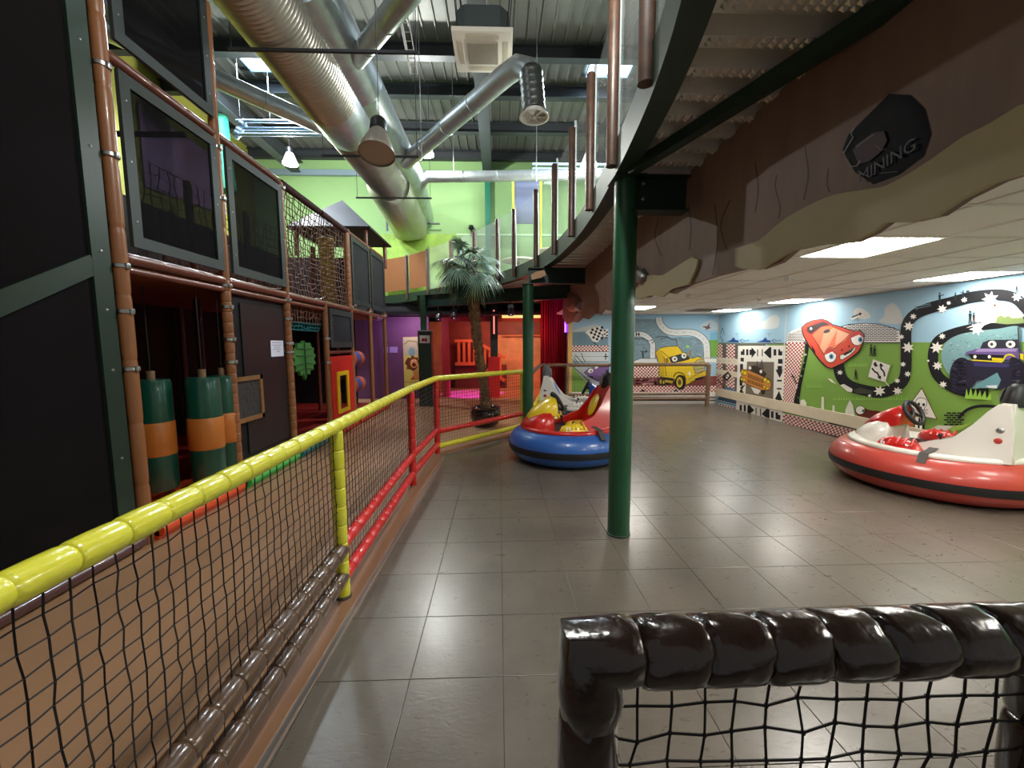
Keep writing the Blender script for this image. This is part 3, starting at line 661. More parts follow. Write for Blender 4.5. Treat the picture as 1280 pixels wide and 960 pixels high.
# big dark panel nearest the viewer, with a slanting frame bar
b = MB(); x = PX-0.03
b.box((x, 3.02, 0.25), (x+0.035, 3.16, 4.96)); b.box((x, 0.6, 0.25), (x+0.035, 0.74, 4.96)); b.bar((x+0.017, 3.04, 2.18), (x+0.017, 0.9, 0.95), 0.13, 0.034, up=(1, 0, 0)); b.bar((x+0.017, 3.04, 3.95), (x+0.017, 2.15, 4.93), 0.13, 0.034, up=(1, 0, 0))
f = b.build('window_panel', GRND, play); tag(f, 'dark green framed panel')
b = MB(); b.box((x+0.005, 0.65, 0.25), (x+0.015, 3.1, 4.96)); b.build('mesh_pane', mat('dense_black_mesh', (20, 17, 18), 0.9, spec=0.1, alpha=0.96), f)
b = MB()
for z in (0.75, 1.42, 1.86, 2.28, 3.0, 3.7): b.lathe([(0.012, 0), (0.009, 0.006), (0, 0.008)], (x+0.035, 3.09, z), 8, rot=Matrix.Rotation(PI/2, 3, 'Y'))
b.build('screw', CHROME, f)
# solid black board in the second bay
b = MB(); b.box((PX-0.05, PYS[1]+.02, 0.12), (PX-0.03, PYS[2]-.04, Z1-0.12)); b.build('black_board', BLKP, play)
b = MB(); b.box((PX-0.03, PYS[1]+.25, 0.35), (PX-0.015, PYS[2]-.07, Z1-0.2)); b.build('black_board', mat('black_gloss_board', (24, 26, 30), 0.4, var=0.2, vscale=5), play)
# nets in the third and fourth bay upstairs, bulging; cord net between
nb = net((PX-0.02, PYS[2]+.05, Z1+0.05), (0, 0.088, 0), (0, 0, 0.084), 26, 17, 0.0075, 0.014, 4, sag=-0.12); nb.build('climbing_net', NETB, play, smooth=True)
nb = net((PX-0.05, PYS[2]+.05, 1.93), (0, 0.09, 0), (0, 0, 0.085), 13, 3, 0.006, 0.014, 4); nb.build('climbing_net', NETB, play, smooth=True)
nb = net((PX-0.12, PYS[2]+.05, 1.82), (0, 0.09, 0.0), (0.02, 0, 0.05), 13, 2, 0.012, 0.01, 4); nb.build('teal_net_edge', NETT, play, smooth=True)
nb = net((-3.9, PYS[2]-1.0, Z1+0.05), (0, 0.12, 0), (0, 0, 0.12), 28, 11, 0.006, 0.014, 4); nb.build('climbing_net', NETB, play, smooth=True)
# red board with a yellow framed opening
b = MB(); y0, y1 = PYS[3]+.08, PYS[4]-.06
b.box((PX, y0, 0.12), (PX+0.03, 7.18, 1.4)); b.box((PX, 7.62, 0.12), (PX+0.03, y1, 1.4)); b.box((PX, 7.18, 0.12), (PX+0.03, 7.62, 0.42)); b.box((PX, 7.18, 1.08), (PX+0.03, 7.62, 1.4))
rb = b.build('red_board', mat('red_board', (196, 34, 22), 0.5, var=0.1, vscale=8), play)
b = MB(); x = PX+0.03
for (a, c, d, e) in ((7.14, 7.22, 0.38, 1.12), (7.58, 7.66, 0.38, 1.12), (7.22, 7.58, 0.38, 0.45), (7.22, 7.58, 1.05, 1.12)): b.box((x, a, d), (x+0.025, c, e))
b.build('yellow_frame', mat('yellow_plastic', (232, 196, 30), 0.4), rb)
# platforms, back row of posts, back boards, padded steps
b = MB(); b.box((-5.3, 1.0, Z1-0.06), (PX-0.04, PYS[-1], Z1+0.02)); b.build('platform', mat('platform_underside', (150, 92, 40), 0.6, var=0.15), play)
b = MB(); b.box((-5.3, 1.0, 0.05), (PX-0.1, PYS[-1], 0.12)); b.build('platform', mat('deep_red_mat', (140, 30, 22), 0.5), play)
b = MB(); b.box((-4.6, PYS[0]+.05, 0.12), (PX-0.1, PYS[1]-.02, 0.14)); tag(b.build('floor_mat', mat('orange_pad', (224, 78, 26), 0.4, coat=0.3), play), 'orange floor mat under the hanging bags')
b = MB(); b.box((-5.3, PYS[1], Z2-0.02), (PX-0.3, PYS[1]+0.04, Z2+0.02)); b.box((-5.35, 0.9, 0), (-5.3, PYS[-1], Z2)); b.build('back_board', DKBR, play)
b = MB(); b.box((-5.3, PYS[-1]-0.02, 0), (-3.6, PYS[-1], Z2)); b.build('back_board', mat('dark_violet_board', (34, 24, 34), 0.7), play)
b = MB(); b.box((-4.45, PYS[2], Z1), (-4.4, PYS[4]+0.5, Z1+1.1)); b.build('back_board', mat('brown_clutter', (66, 44, 38), 0.8, var=0.6, vscale=6), play)
b = MB(); b.box((-5.0, PYS[0]-0.02, Z1), (PX-0.2, PYS[0], Z2)); b.build('back_board', DKBR, play)
b = MB(); b.box((-5.3, 0.9, 0), (PX-0.05, 0.95, 4.96)); b.box((-5.35, 0.9, Z2), (-5.3, PYS[0], 4.96)); b.box((-5.3, PYS[0], Z2), (-3.6, PYS[0]+0.03, 4.96)); b.box((-5.3, 0.9, 4.9), (PX-0.05, PYS[0], 4.96)); b.build('back_board', DKBR, play)
for y in PYS:
    for x in (-4.05, -5.2): post(x, y, 0, Z2, 0.045, m=TANR)
    if y < 9: prail((-4.05, y, Z1+0.06), (PX, y, Z1+0.06), r=0.03)
def pad(y0, y1, m, z=0.13, lab=None):
    b = MB(); b.tube([(PX+0.06, y0, z-0.05), (PX+0.06, y1, z-0.05)], 0.05, 12); b.box((PX-0.35, y0, 0.002), (PX+0.06, y1, z)); tag(b.build('step_pad', m, play, smooth=True), lab)
pad(PYS[0]+.05, PYS[1]-.05, mat('orange_pad', (224, 78, 26), 0.4, coat=0.3), lab='orange step pad')
pad(PYS[1]+.05, PYS[2]-.05, mat('green_pad', (66, 190, 84), 0.4, coat=0.3), lab='green step pad')
pad(PYS[2]+.05, PYS[3]-.05, mat('teal_pad', (26, 128, 130), 0.4, coat=0.3), lab='teal step pad')
pad(PYS[3]+.05, PYS[4]-.05, mat('orange_red_pad', (206, 60, 34), 0.4, coat=0.3), lab='orange red step pad'); pad(PYS[4]+.05, PYS[6]-.05, mat('orange_red_pad', (206, 60, 34), 0.4), lab='orange red step pad')
# tan vertical pad, rollers and yellow spiral tube behind the nets
b = MB(); b.box((-3.55, 6.0, 0.12), (-3.5, 6.3, 2.2)); b.build('orange_strip', mat('orange_brown_strip', (160, 84, 36), 0.5), play)
for z in (0.75, 1.3):
    b = MB(); b.tube([(-3.1, 8.25, z), (-3.1, 9.0, z)], 0.16, 20); ro = b.build('roller', mat('blue_roller', (48, 70, 130), 0.45), play, smooth=True)
    b = MB(); b.tube([(-3.1, 8.3, z), (-3.1, 8.5, z)], 0.165, 20); b.tube([(-3.1, 8.75, z), (-3.1, 8.95, z)], 0.165, 20); b.build('roller_band', mat('orange_roller', (170, 74, 34), 0.45), ro, smooth=True)
b = MB(); b.foam((-3.3, 8.1, Z1), (-3.3, 8.1, Z2-0.1), 0.14, 0.06, 18); b.build('ribbed_tube', mat('olive_yellow_tube', (150, 132, 40), 0.4, coat=0.3), play, smooth=True)
# pyramid roofed tower
b = MB(); c = Vector((-3.62, 9.9, 0)); h = 0.88
base = [(c.x+sx*h, c.y+sy*h, 4.12) for sx, sy in ((-1,-1),(1,-1),(1,1),(-1,1))]
b.add(base+[(c.x, c.y, 4.95)], [(0,1,4),(1,2,4),(2,3,4),(3,0,4)]); rf = b.build('tower_roof', mat('slate_blue_roof', (24, 26, 38), 0.55, var=0.1), play)
b = MB(); b.box((c.x-h, c.y-h, 4.08), (c.x+h, c.y+h, 4.12)); b.build('roof_soffit', DKBR, rf)
for sx in (-1, 1):
    for sy in (-1, 1): post(c.x+sx*0.74, c.y+sy*0.74, Z2-0.2, 4.1, 0.045, m=TANR)

# things hanging in or fixed to the frame
def bag(x, y, r, ori, label):
    t = thing('punch_bag', label, 'punch bag', (x, y, 0.16), group='green and orange hanging bags')
    G1 = mat('bottle_green_vinyl', (16, 74, 58), 0.3, coat=0.5); O1 = mat('ochre_vinyl', (188, 112, 44), 0.4, coat=0.3)
    b = MB(); b.lathe([(0, 0.06), (r*0.93, 0.06), (r, 0.09), (r, 0.40)], (0,0,0), 28); b.build('bag_cover', G1, t, smooth=True); b = MB(); b.lathe([(r, 0.72), (r, 1.08), (r*0.93, 1.12), (0, 1.13)], (0,0,0), 28); b.build('bag_cover', G1, t, smooth=True)
    b = MB(); b.lathe([(r, 0.40), (r+0.004, 0.41), (r+0.004, 0.71), (r, 0.72)], (0,0,0), 28); b.build('bag_band', O1, t, smooth=True)
    b = MB(); b.tube([(0, 0, 1.12), (0, 0, 1.2)], 0.035, 12); b.build('swivel', mat('worn_brass', (150, 120, 90), 0.5, metal=0.5), t, smooth=True)
    b = MB(); b.tube([(0, 0, 1.2), (0, 0, 1.98)], 0.005, 6); b.build('chain', mat('black_chain', (24, 22, 22), 0.6), t)
bag(-3.28, 3.9, 0.15, 0, 'green and orange hanging bag just behind the nearest brown post')
bag(-2.98, 4.14, 0.15, 0, 'larger looking green and orange hanging bag in the middle of open bay')
bag(-2.97, 4.42, 0.13, 0, 'green and orange hanging bag partly hidden at the back right of the open bay')
b = MB(); lf = [(0,.52),(.10,.43),(.2,.47),(.25,.34),(.33,.33),(.30,.2),(.38,.12),(.30,.02),(.37,-.1),(.27,-.14),(.28,-.27),(.17,-.27),(.14,-.38),(.05,-.34),(0,-.5),(-.06,-.34),(-.14,-.38),(-.18,-.26),(-.29,-.26),(-.27,-.13),(-.37,-.08),(-.3,.03),(-.37,.13),(-.29,.2),(-.32,.33),(-.22,.33),(-.18,.46),(-.08,.42)]
LX = PX+0.0; ly = 6.0; lz = 1.37; q = lambda u, v, d=0: (LX+d, ly+u*0.95, lz+v*0.56)
leafm = mat('leaf_foam', (50, 116, 46), 0.6, var=0.12, vscale=6)
t = thing('foam_leaf', 'big green foam leaf hanging in the doorway bay of the play frame', 'decoration', (LX, ly, lz), wp=True)
b.prism([q(u, v) for u, v in lf], (0.04, 0, 0)); b.build('leaf_blade', leafm, t)
b = MB(); b.tube([q(0, .5, .045), q(0, -.42, .045)], 0.012, 6)
for v in (.3, .12, -.06, -.2):
    for s_ in (-1, 1): b.tube([q(0, v, .045), q(s_*.26, v+(.02 if v > 0 else -.04), .045)], 0.007, 5)
b.build('leaf_vein', mat('leaf_vein', (24, 74, 30), 0.6), t)
t = thing('notice', 'white paper notice taped to the black board next to the leaf bay', 'sign', (PX-0.01, 5.3, 1.5), wp=True)
c4 = [on_x(x, y, PX-0.012) for x, y in ((338, 425.5), (353.6, 426), (354.5, 445), (339, 446))]
b = MB(); b.prism(c4, (0.002, 0, 0)); b.build('paper', mat('paper', (225, 225, 240), 0.7), t)
A = Art(lambda x, y: on_x(x, y, PX-0.012)+Vector((0.003, 0, 0)), (1, 0, 0)); A.frame(330, 415, 16)
for (x0, x1, y) in ((165, 350, 215), (160, 355, 262), (200, 330, 305), (170, 355, 348), (250, 310, 390)):
    x = x0
    while x < x1-8:
        wd = random.uniform(10, 34); A.poly([(x, y-5), (min(x+wd, x1), y-5), (min(x+wd, x1), y+5), (x, y+5)], (70, 66, 100), up=False); x += wd+6
A.build('printed_lines', t)
t = thing('picture_frame', 'brown wooden frame with dark relief picture low on the black board', 'picture', (PX-0.01, 4.75, 0.9), wp=True)
P4 = [on_x(x, y, PX-0.005) for x, y in ((291, 479), (327.5, 480), (330, 540), (297, 540.5))]
zt = 1.245; zb = 0.73; ya, yb = P4[0].y-0.05, P4[1].y
b = MB(); x = PX-0.012
for (a, c_, d, e) in ((ya, ya+.05, zb, zt), (yb-.05, yb, zb, zt), (ya, yb, zb, zb+.05), (ya, yb, zt-.05, zt)): b.box((x, a, d), (x+0.02, c_, e))
b.build('frame', mat('brown_wood_frame', (128, 92, 54), 0.5, var=0.2, vscale=10), t)
b = MB(); b.box((x-0.004, ya+.03, zb+.03), (x+0.004, yb-.03, zt-.03)); b.build('picture', mat('dark_relief', (46, 48, 48), 0.6, var=0.5, vscale=18, bump=1, bscale=22), t)

# ================================================================ DUCTS AND OTHER GEAR UNDER THE ROOF
def ribbed(name, p, q, r, m, parent=None, pitch=0.06, n=40, amp=0.014):
    p = Vector(p); q = Vector(q); L = (q-p).length; k = int(L/pitch); b = MB(); path = []; R = []
    for i in range(k):
        for f, a in ((0, 0), (0.5, amp), (0.75, amp*0.7)): path.append(p.lerp(q, (i+f)/k)); R.append(r+a)
    b.tube(path, R, n); return b.build(name, m, parent, smooth=math.radians(80))
FOIL = mat('flexible_foil', (190, 186, 174), 0.34, metal=0.7, var=0.12, vscale=4, bump=0.3, bscale=10)
t = thing('spiral_duct', 'large ribbed silver flexible duct running down the hall to the green wall', 'duct', (-2.6, 8, 5.4), wp=True)
ribbed('ribbed_hose', (-2.6, 4.4, 5.42), (-2.6, 6.75, 5.40), 0.41, FOIL, t, amp=0.022); ribbed('ribbed_hose', (-2.0, 2.4, 6.5), (-2.6, 4.5, 5.42), 0.40, FOIL, t, amp=0.022)
b = MB(); b.tube([(-2.6, 6.7, 5.4), (-2.6, 6.74, 5.4), (-2.6, 7.55, 5.4), (-2.6, 7.6, 5.4)], [0.41, 0.425, 0.425, 0.41], 40); b.build('plain_sleeve', STEEL, t, smooth=True)
ribbed('ribbed_hose', (-2.6, 7.55, 5.4), (-2.55, 10.0, 5.38), 0.40, FOIL, t, amp=0.02)
b = MB(); b.tube([(-2.55, 10.0, 5.38), (-2.6, 10.1, 5.38), (-2.72, 12.5, 5.35), (-2.74, 12.9, 5.28), (-2.74, 13.15, 5.05), (-2.74, 13.2, 4.9)], [0.44, 0.5, 0.56, 0.56, 0.5, 0.4], 40); b.build('duct_end', mat('painted_duct', (176, 178, 160), 0.4, metal=0.5), t, smooth=True)
t = thing('smooth_duct', 'smooth galvanised duct running beside and above the ribbed duct', 'duct', (-2.1, 8, 5.9), wp=True)
b = MB(); 
for y in (5, 7, 9, 11): b.tube([(-2.22, y, 5.78), (-2.22, y+0.03, 5.78), (-2.22, y+1.95, 5.78), (-2.22, y+2, 5.78)] if y < 11 else [(-2.22, 11, 5.78), (-2.4, 13.3, 5.6)], [0.37, 0.36, 0.36, 0.37] if y < 11 else 0.36, 36)
b.build('duct_body', STEEL, t, smooth=True)
def branch(name, label, pts, r, hose=None, diff=None):
    t = thing(name, label, 'duct', pts[0], wp=True)
    b = MB(); P = [Vector(p) for p in pts]
    b.tube(P, r, 24)
    for i, (p, q) in enumerate(zip(P, P[1:])):
        L = (q-p).length; k = int(L/0.9)
        for j in range(1, k+1): c_ = p.lerp(q, j/(k+1)); d = (q-p).normalized(); b.tube([c_-d*0.012, c_-d*0.006, c_+d*0.006, c_+d*0.012], [r, r+0.008, r+0.008, r], 24)
    b.build('duct_body', STEEL, t, smooth=True)
    if hose: ribbed('flexible_hose', hose[0], hose[1], r*1.05, mat('dark_foil', (112, 116, 112), 0.35, metal=0.8, var=0.2, vscale=9, bump=0.5, bscale=12), t, 0.09, 24, 0.012)
    if diff:
        c_ = Vector(diff); b = MB(); b.lathe([(r*0.95, 0.02), (r*1.4, -0.015), (r*1.45, -0.03), (r*1.3, -0.035), (r*1.0, 0.0), (r*0.95, 0.06)], c_, 36); f = b.build('diffuser_ring', WHITE, t, smooth=True)
        b = MB()
        for k in range(6):
            a = k*PI/3; b.add([c_+Vector((0.03*math.cos(a), 0.03*math.sin(a), -0.02)), c_+Vector((r*1.2*math.cos(a-.05), r*1.2*math.sin(a-.05), -0.02)), c_+Vector((r*1.15*math.cos(a+.75), r*1.15*math.sin(a+.75), 0.03))], [(0, 1, 2)])
        b.lathe([(0.035, 0), (0.03, -0.03), (0, -0.035)], c_, 12); b.build('swirl_vane', WHITE, f)
    return t
branch('branch_duct', 'silver branch duct rising right from the large duct to the swirl vent under the roof', [(-2.0, 9.3, 5.55), (0.14, 6.42, 5.58), (0.3, 6.24, 5.58), (0.44, 6.16, 5.5), (0.48, 6.15, 5.36)], 0.15, hose=((0.48, 6.15, 5.48), (0.53, 6.13, 4.9)), diff=(0.53, 6.13, 4.86))
branch('branch_duct', 'short silver branch duct leaving the large duct toward top middle of the view', [(-2.1, 6.4, 5.68), (-0.85, 4.4, 5.1), (-0.5, 3.8, 5.1)], 0.125)
branch('branch_duct', 'silver branch duct coming from the left wall into the large ribbed duct', [(-6.8, 5.75, 6.39), (-2.95, 9.1, 5.85)], 0.15)
branch('branch_duct', 'thin level silver duct crossing the green wall toward the balcony', [(-2.1, 11.0, 5.6), (-1.75, 10.6, 5.75), (2.6, 10.6, 5.85)], 0.13)
branch('branch_duct', 'air duct with round swirl vent hanging near top right above the balcony', [(1.05, 4.7, 6.6), (1.08, 4.68, 5.7)], 0.15, diff=(1.09, 4.67, 5.62))
# hangers of the large duct
for (y, x0, x1, z) in ((5.05, -3.05, -0.9, 4.95), (7.6, -3.1, -1.4, 4.92), (9.6, -3.2, -1.5, 4.9)):
    t = thing('duct_hanger', {5.05: 'dark threaded bar under the ribbed duct nearest the viewer', 7.6: 'dark threaded bar under the plain sleeve of ribbed duct', 9.6: 'thin bar under the far part of the ribbed duct'}[y], 'bracket', (x0, y, z), wp=True)
    b = MB(); b.bar((x0, y, z), (x1, y, z), 0.035, 0.03); b.build('cross_bar', PUR, t)
    for xx in (x0+.03, x1-.03): b = MB(); b.tube([(xx, y, z), (xx, y, ROOF-0.2)], 0.006, 6); b.build('rod', PUR, t)
t = thing('air_conditioner', 'white square cassette air conditioner hanging below the roof', 'air conditioner', (-0.05, 6.5, 6.0), wp=True)
b = MB(); c = Vector((-0.2, 6.5, 5.92)); tl = 0.0
b.box((c.x-.43, c.y-.43, c.z), (c.x+.43, c.y+.43, c.z+.06)); b.box((c.x-.4, c.y-.4, c.z+.06), (c.x+.4, c.y+.4, c.z+.08)); b.build('front_panel', mat('cream_plastic', (240, 232, 216), 0.4), t)
b = MB(); b.prism([(c.x+dx, c.y+dy, c.z+.08) for dx, dy in ((-.38,-.25),(-.25,-.38),(.25,-.38),(.38,-.25),(.38,.25),(.25,.38),(-.25,.38),(-.38,.25))], (0, 0, 0.3)); b.build('housing', mat('grey_housing', (70, 78, 78), 0.6), t)
b = MB(); b.box((c.x-.22, c.y-.22, c.z-.012), (c.x+.22, c.y+.22, c.z)); gr = b.build('intake_grille', mat('grille_grey', (168, 158, 142), 0.7), t)
b = MB()
for k in range(20): b.box((c.x-.22, c.y-.215+k*.022, c.z-.016), (c.x+.22, c.y-.207+k*.022, c.z-.012)); b.box((c.x-.215+k*.022, c.y-.22, c.z-.016), (c.x-.207+k*.022, c.y+.22, c.z-.012))
b.build('grille_bars', mat('grille_bar', (188, 178, 160), 0.6), gr)
for (dx, dy) in ((0, -.33), (0, .33), (-.33, 0), (.33, 0)):
    b = MB(); a_, b_ = (.23, .035) if dx == 0 else (.035, .23); b.box((c.x+dx-a_, c.y+dy-b_, c.z-.006), (c.x+dx+a_, c.y+dy+b_, c.z)); f = b.build('louvre', mat('cream_louvre', (204, 192, 170), 0.4), t)
b = MB()
for (dx, dy) in ((-.35,-.35),(.35,-.35),(.35,.35),(-.35,.35)): b.tube([(c.x+dx, c.y+dy, c.z+.1), (c.x+dx*1.4, c.y+dy*1.4, ROOF-.05)], 0.008, 6)
b.build('hanging_rod', PUR, t)

def highbay(x, y, z, label, on=True, s=1.0, tilt=0, pw=300):
    t = thing('pendant_lamp', label, 'lamp', (x, y, z), wp=False, group='pendant lamps under the roof'); t.rotation_euler = (tilt, 0, 0)
    b = MB(); b.lathe([(0, .42*s), (0.07*s, 0.42*s), (0.09*s, 0.39*s), (0.095*s, 0.27*s), (0, 0.26*s)], n=20); b.build('ballast_cap', mat('black_metal', (22, 22, 24), 0.4), t, smooth=True)
    b = MB(); pr = [(0.085, .27), (0.11, .22), (0.15, .12), (0.185, 0.03), (0.195, -0.02)]; b.lathe([(r*s, z_*s) for r, z_ in pr]+[(r*s*0.97, z_*s) for r, z_ in reversed(pr)], n=36)
    b.build('shade', mat('lamp_shade', (150, 144, 134), 0.3, metal=0.5) if not on else mat('lit_prismatic_shade', (240, 245, 240), 0.3, emit=0.8), t, smooth=True)
    b = MB(); b.lathe([(0, 0.0), (0.19*s, 0.0), (0.19*s, 0.01), (0, 0.015)], n=30); b.build('lamp_glass', mat('lit_lens', (250, 255, 250), 0.3, emit=30) if on else mat('dull_lens', (190, 170, 150), 0.3, coat=0.5), t)
    b = MB(); b.tube([(0, 0, .42*s), Matrix.Rotation(-tilt, 3, 'X') @ Vector((0, -.42*s*math.sin(tilt), ROOF-z-.05))], 0.004, 5); b.build('cable', PUR, t)
    if on: lamp('POINT', (x, y, z-0.22), pw, (1.0, 1.0, 0.95), 0.09)
highbay(-1.25, 4.45, 3.58, 'unlit grey bell lamp hanging before the large duct', on=False, s=0.95, tilt=-0.3)
highbay(-5.05, 10.5, 6.0, 'lit lamp glowing by the left wall above the play frame', s=0.9)
highbay(-1.72, 10.4, 6.2, 'lit lamp glowing beside the large duct near the green wall', s=0.9)
highbay(1.95, 9.0, 5.4, 'lit lamp seen through the balcony glass', s=0.9)
highbay(0.5, 1.9, 5.0, 'lit lamp overhead above the viewer, out of view', s=0.9, pw=230)
t = thing('pipe_bundle', 'bundle of blue white water pipes from left wall to the large duct', 'pipes', (-5, 9, 5.9), wp=True)
PM = mat('pale_blue_pipe', (150, 176, 200), 0.35, metal=0.4)
for (dy, dz) in ((0, 0), (0.05, .14), (0, .27)):
    b = MB(); b.tube([(-5.55, 9.3+dy, 6.08+dz), (-2.6, 9.3+dy, 6.1+dz)], 0.035, 10); b.build('pipe', PM, t, smooth=True)
b = MB(); b.foam((-5.6, 9.3, 6.0), (-5.4, 9.35, 6.4), 0.07, 0.07, 8, wob=.3); b.build('wrapped_joint', PM, t, smooth=True)
for z in (0.0, 0.12, ):
    b = MB(); b.tube([(0.9, 10.9, 6.1+z), (8.0, 10.9, 6.1+z)], 0.035, 10); tag(b.build('pipe', PM, None, smooth=True), 'horizontal pale pipe seen behind the swirl vent, '+('lower' if z == 0 else 'upper')+' one', 'pipe')
t = thing('cable_tray', 'wire cable tray hanging under the roof left of the air conditioner', 'cable tray', (-1.0, 6.5, 6.6), wp=True)
b = MB(); p, q = Vector((-1.42, 5.6, 6.9)), Vector((-1.5, 7.6, 6.3))
for dx in (0, .12): b.tube([p+Vector((dx, 0, 0)), q+Vector((dx, 0, 0))], 0.008 if dx else 0.02, 6)
for k in range(16): c_ = p.lerp(q, k/15); b.tube([c_, c_+Vector((.12, 0, 0))], 0.006, 4)
b.build('tray_wire', mat('pale_tray', (196, 190, 180), 0.5), t)
b = MB(); b.tube([(-1.75, 5.6, 6.3), (-1.0, 5.6, 6.3), (-0.75, 5.6, 6.75), (-0.4, 5.6, 6.75), (-0.4, 5.6, 6.4)], 0.022, 8); tag(b.build('bent_conduit', PUR, None, smooth=True), 'dark bent conduit pipe between the large duct and the air conditioner', 'pipe')
for i, (x, y, z0) in enumerate(((0.72, 7.8, 4.6), (-1.35, 7.6, 4.8), (-0.95, 9.2, 5.2), (-5.3, 9.0, 6.3), (-4.9, 9.4, 6.4))):
    b = MB(); b.tube([(x, y, z0), (x, y, ROOF-.05)], 0.006, 5); tag(b.build('hanging_wire', mat('steel_wire', (150, 150, 150), 0.4, metal=0.6)), ['thin steel wire hanging just right of the swirl vent', 'thin steel wire hanging left of the air conditioner', 'thin steel wire hanging between the large duct and the green column', 'left thin wire hanging under the left skylight', 'right thin wire hanging under the left skylight'][i], 'wire', 'thin wires hanging from the roof')
b = MB(); b.tube([(-6.4, 10.1, 5.2), (-6.42, 10.1, 6.0), (-6.45, 10.1, 6.85)], [0.24, 0.21, 0.2], 16); tag(b.build('teal_drape', mat('teal_drape', (30, 140, 108), 0.6, var=0.15, vscale=5), None, smooth=True), 'teal hanging drape between the play frame and the left wall', 'drape')
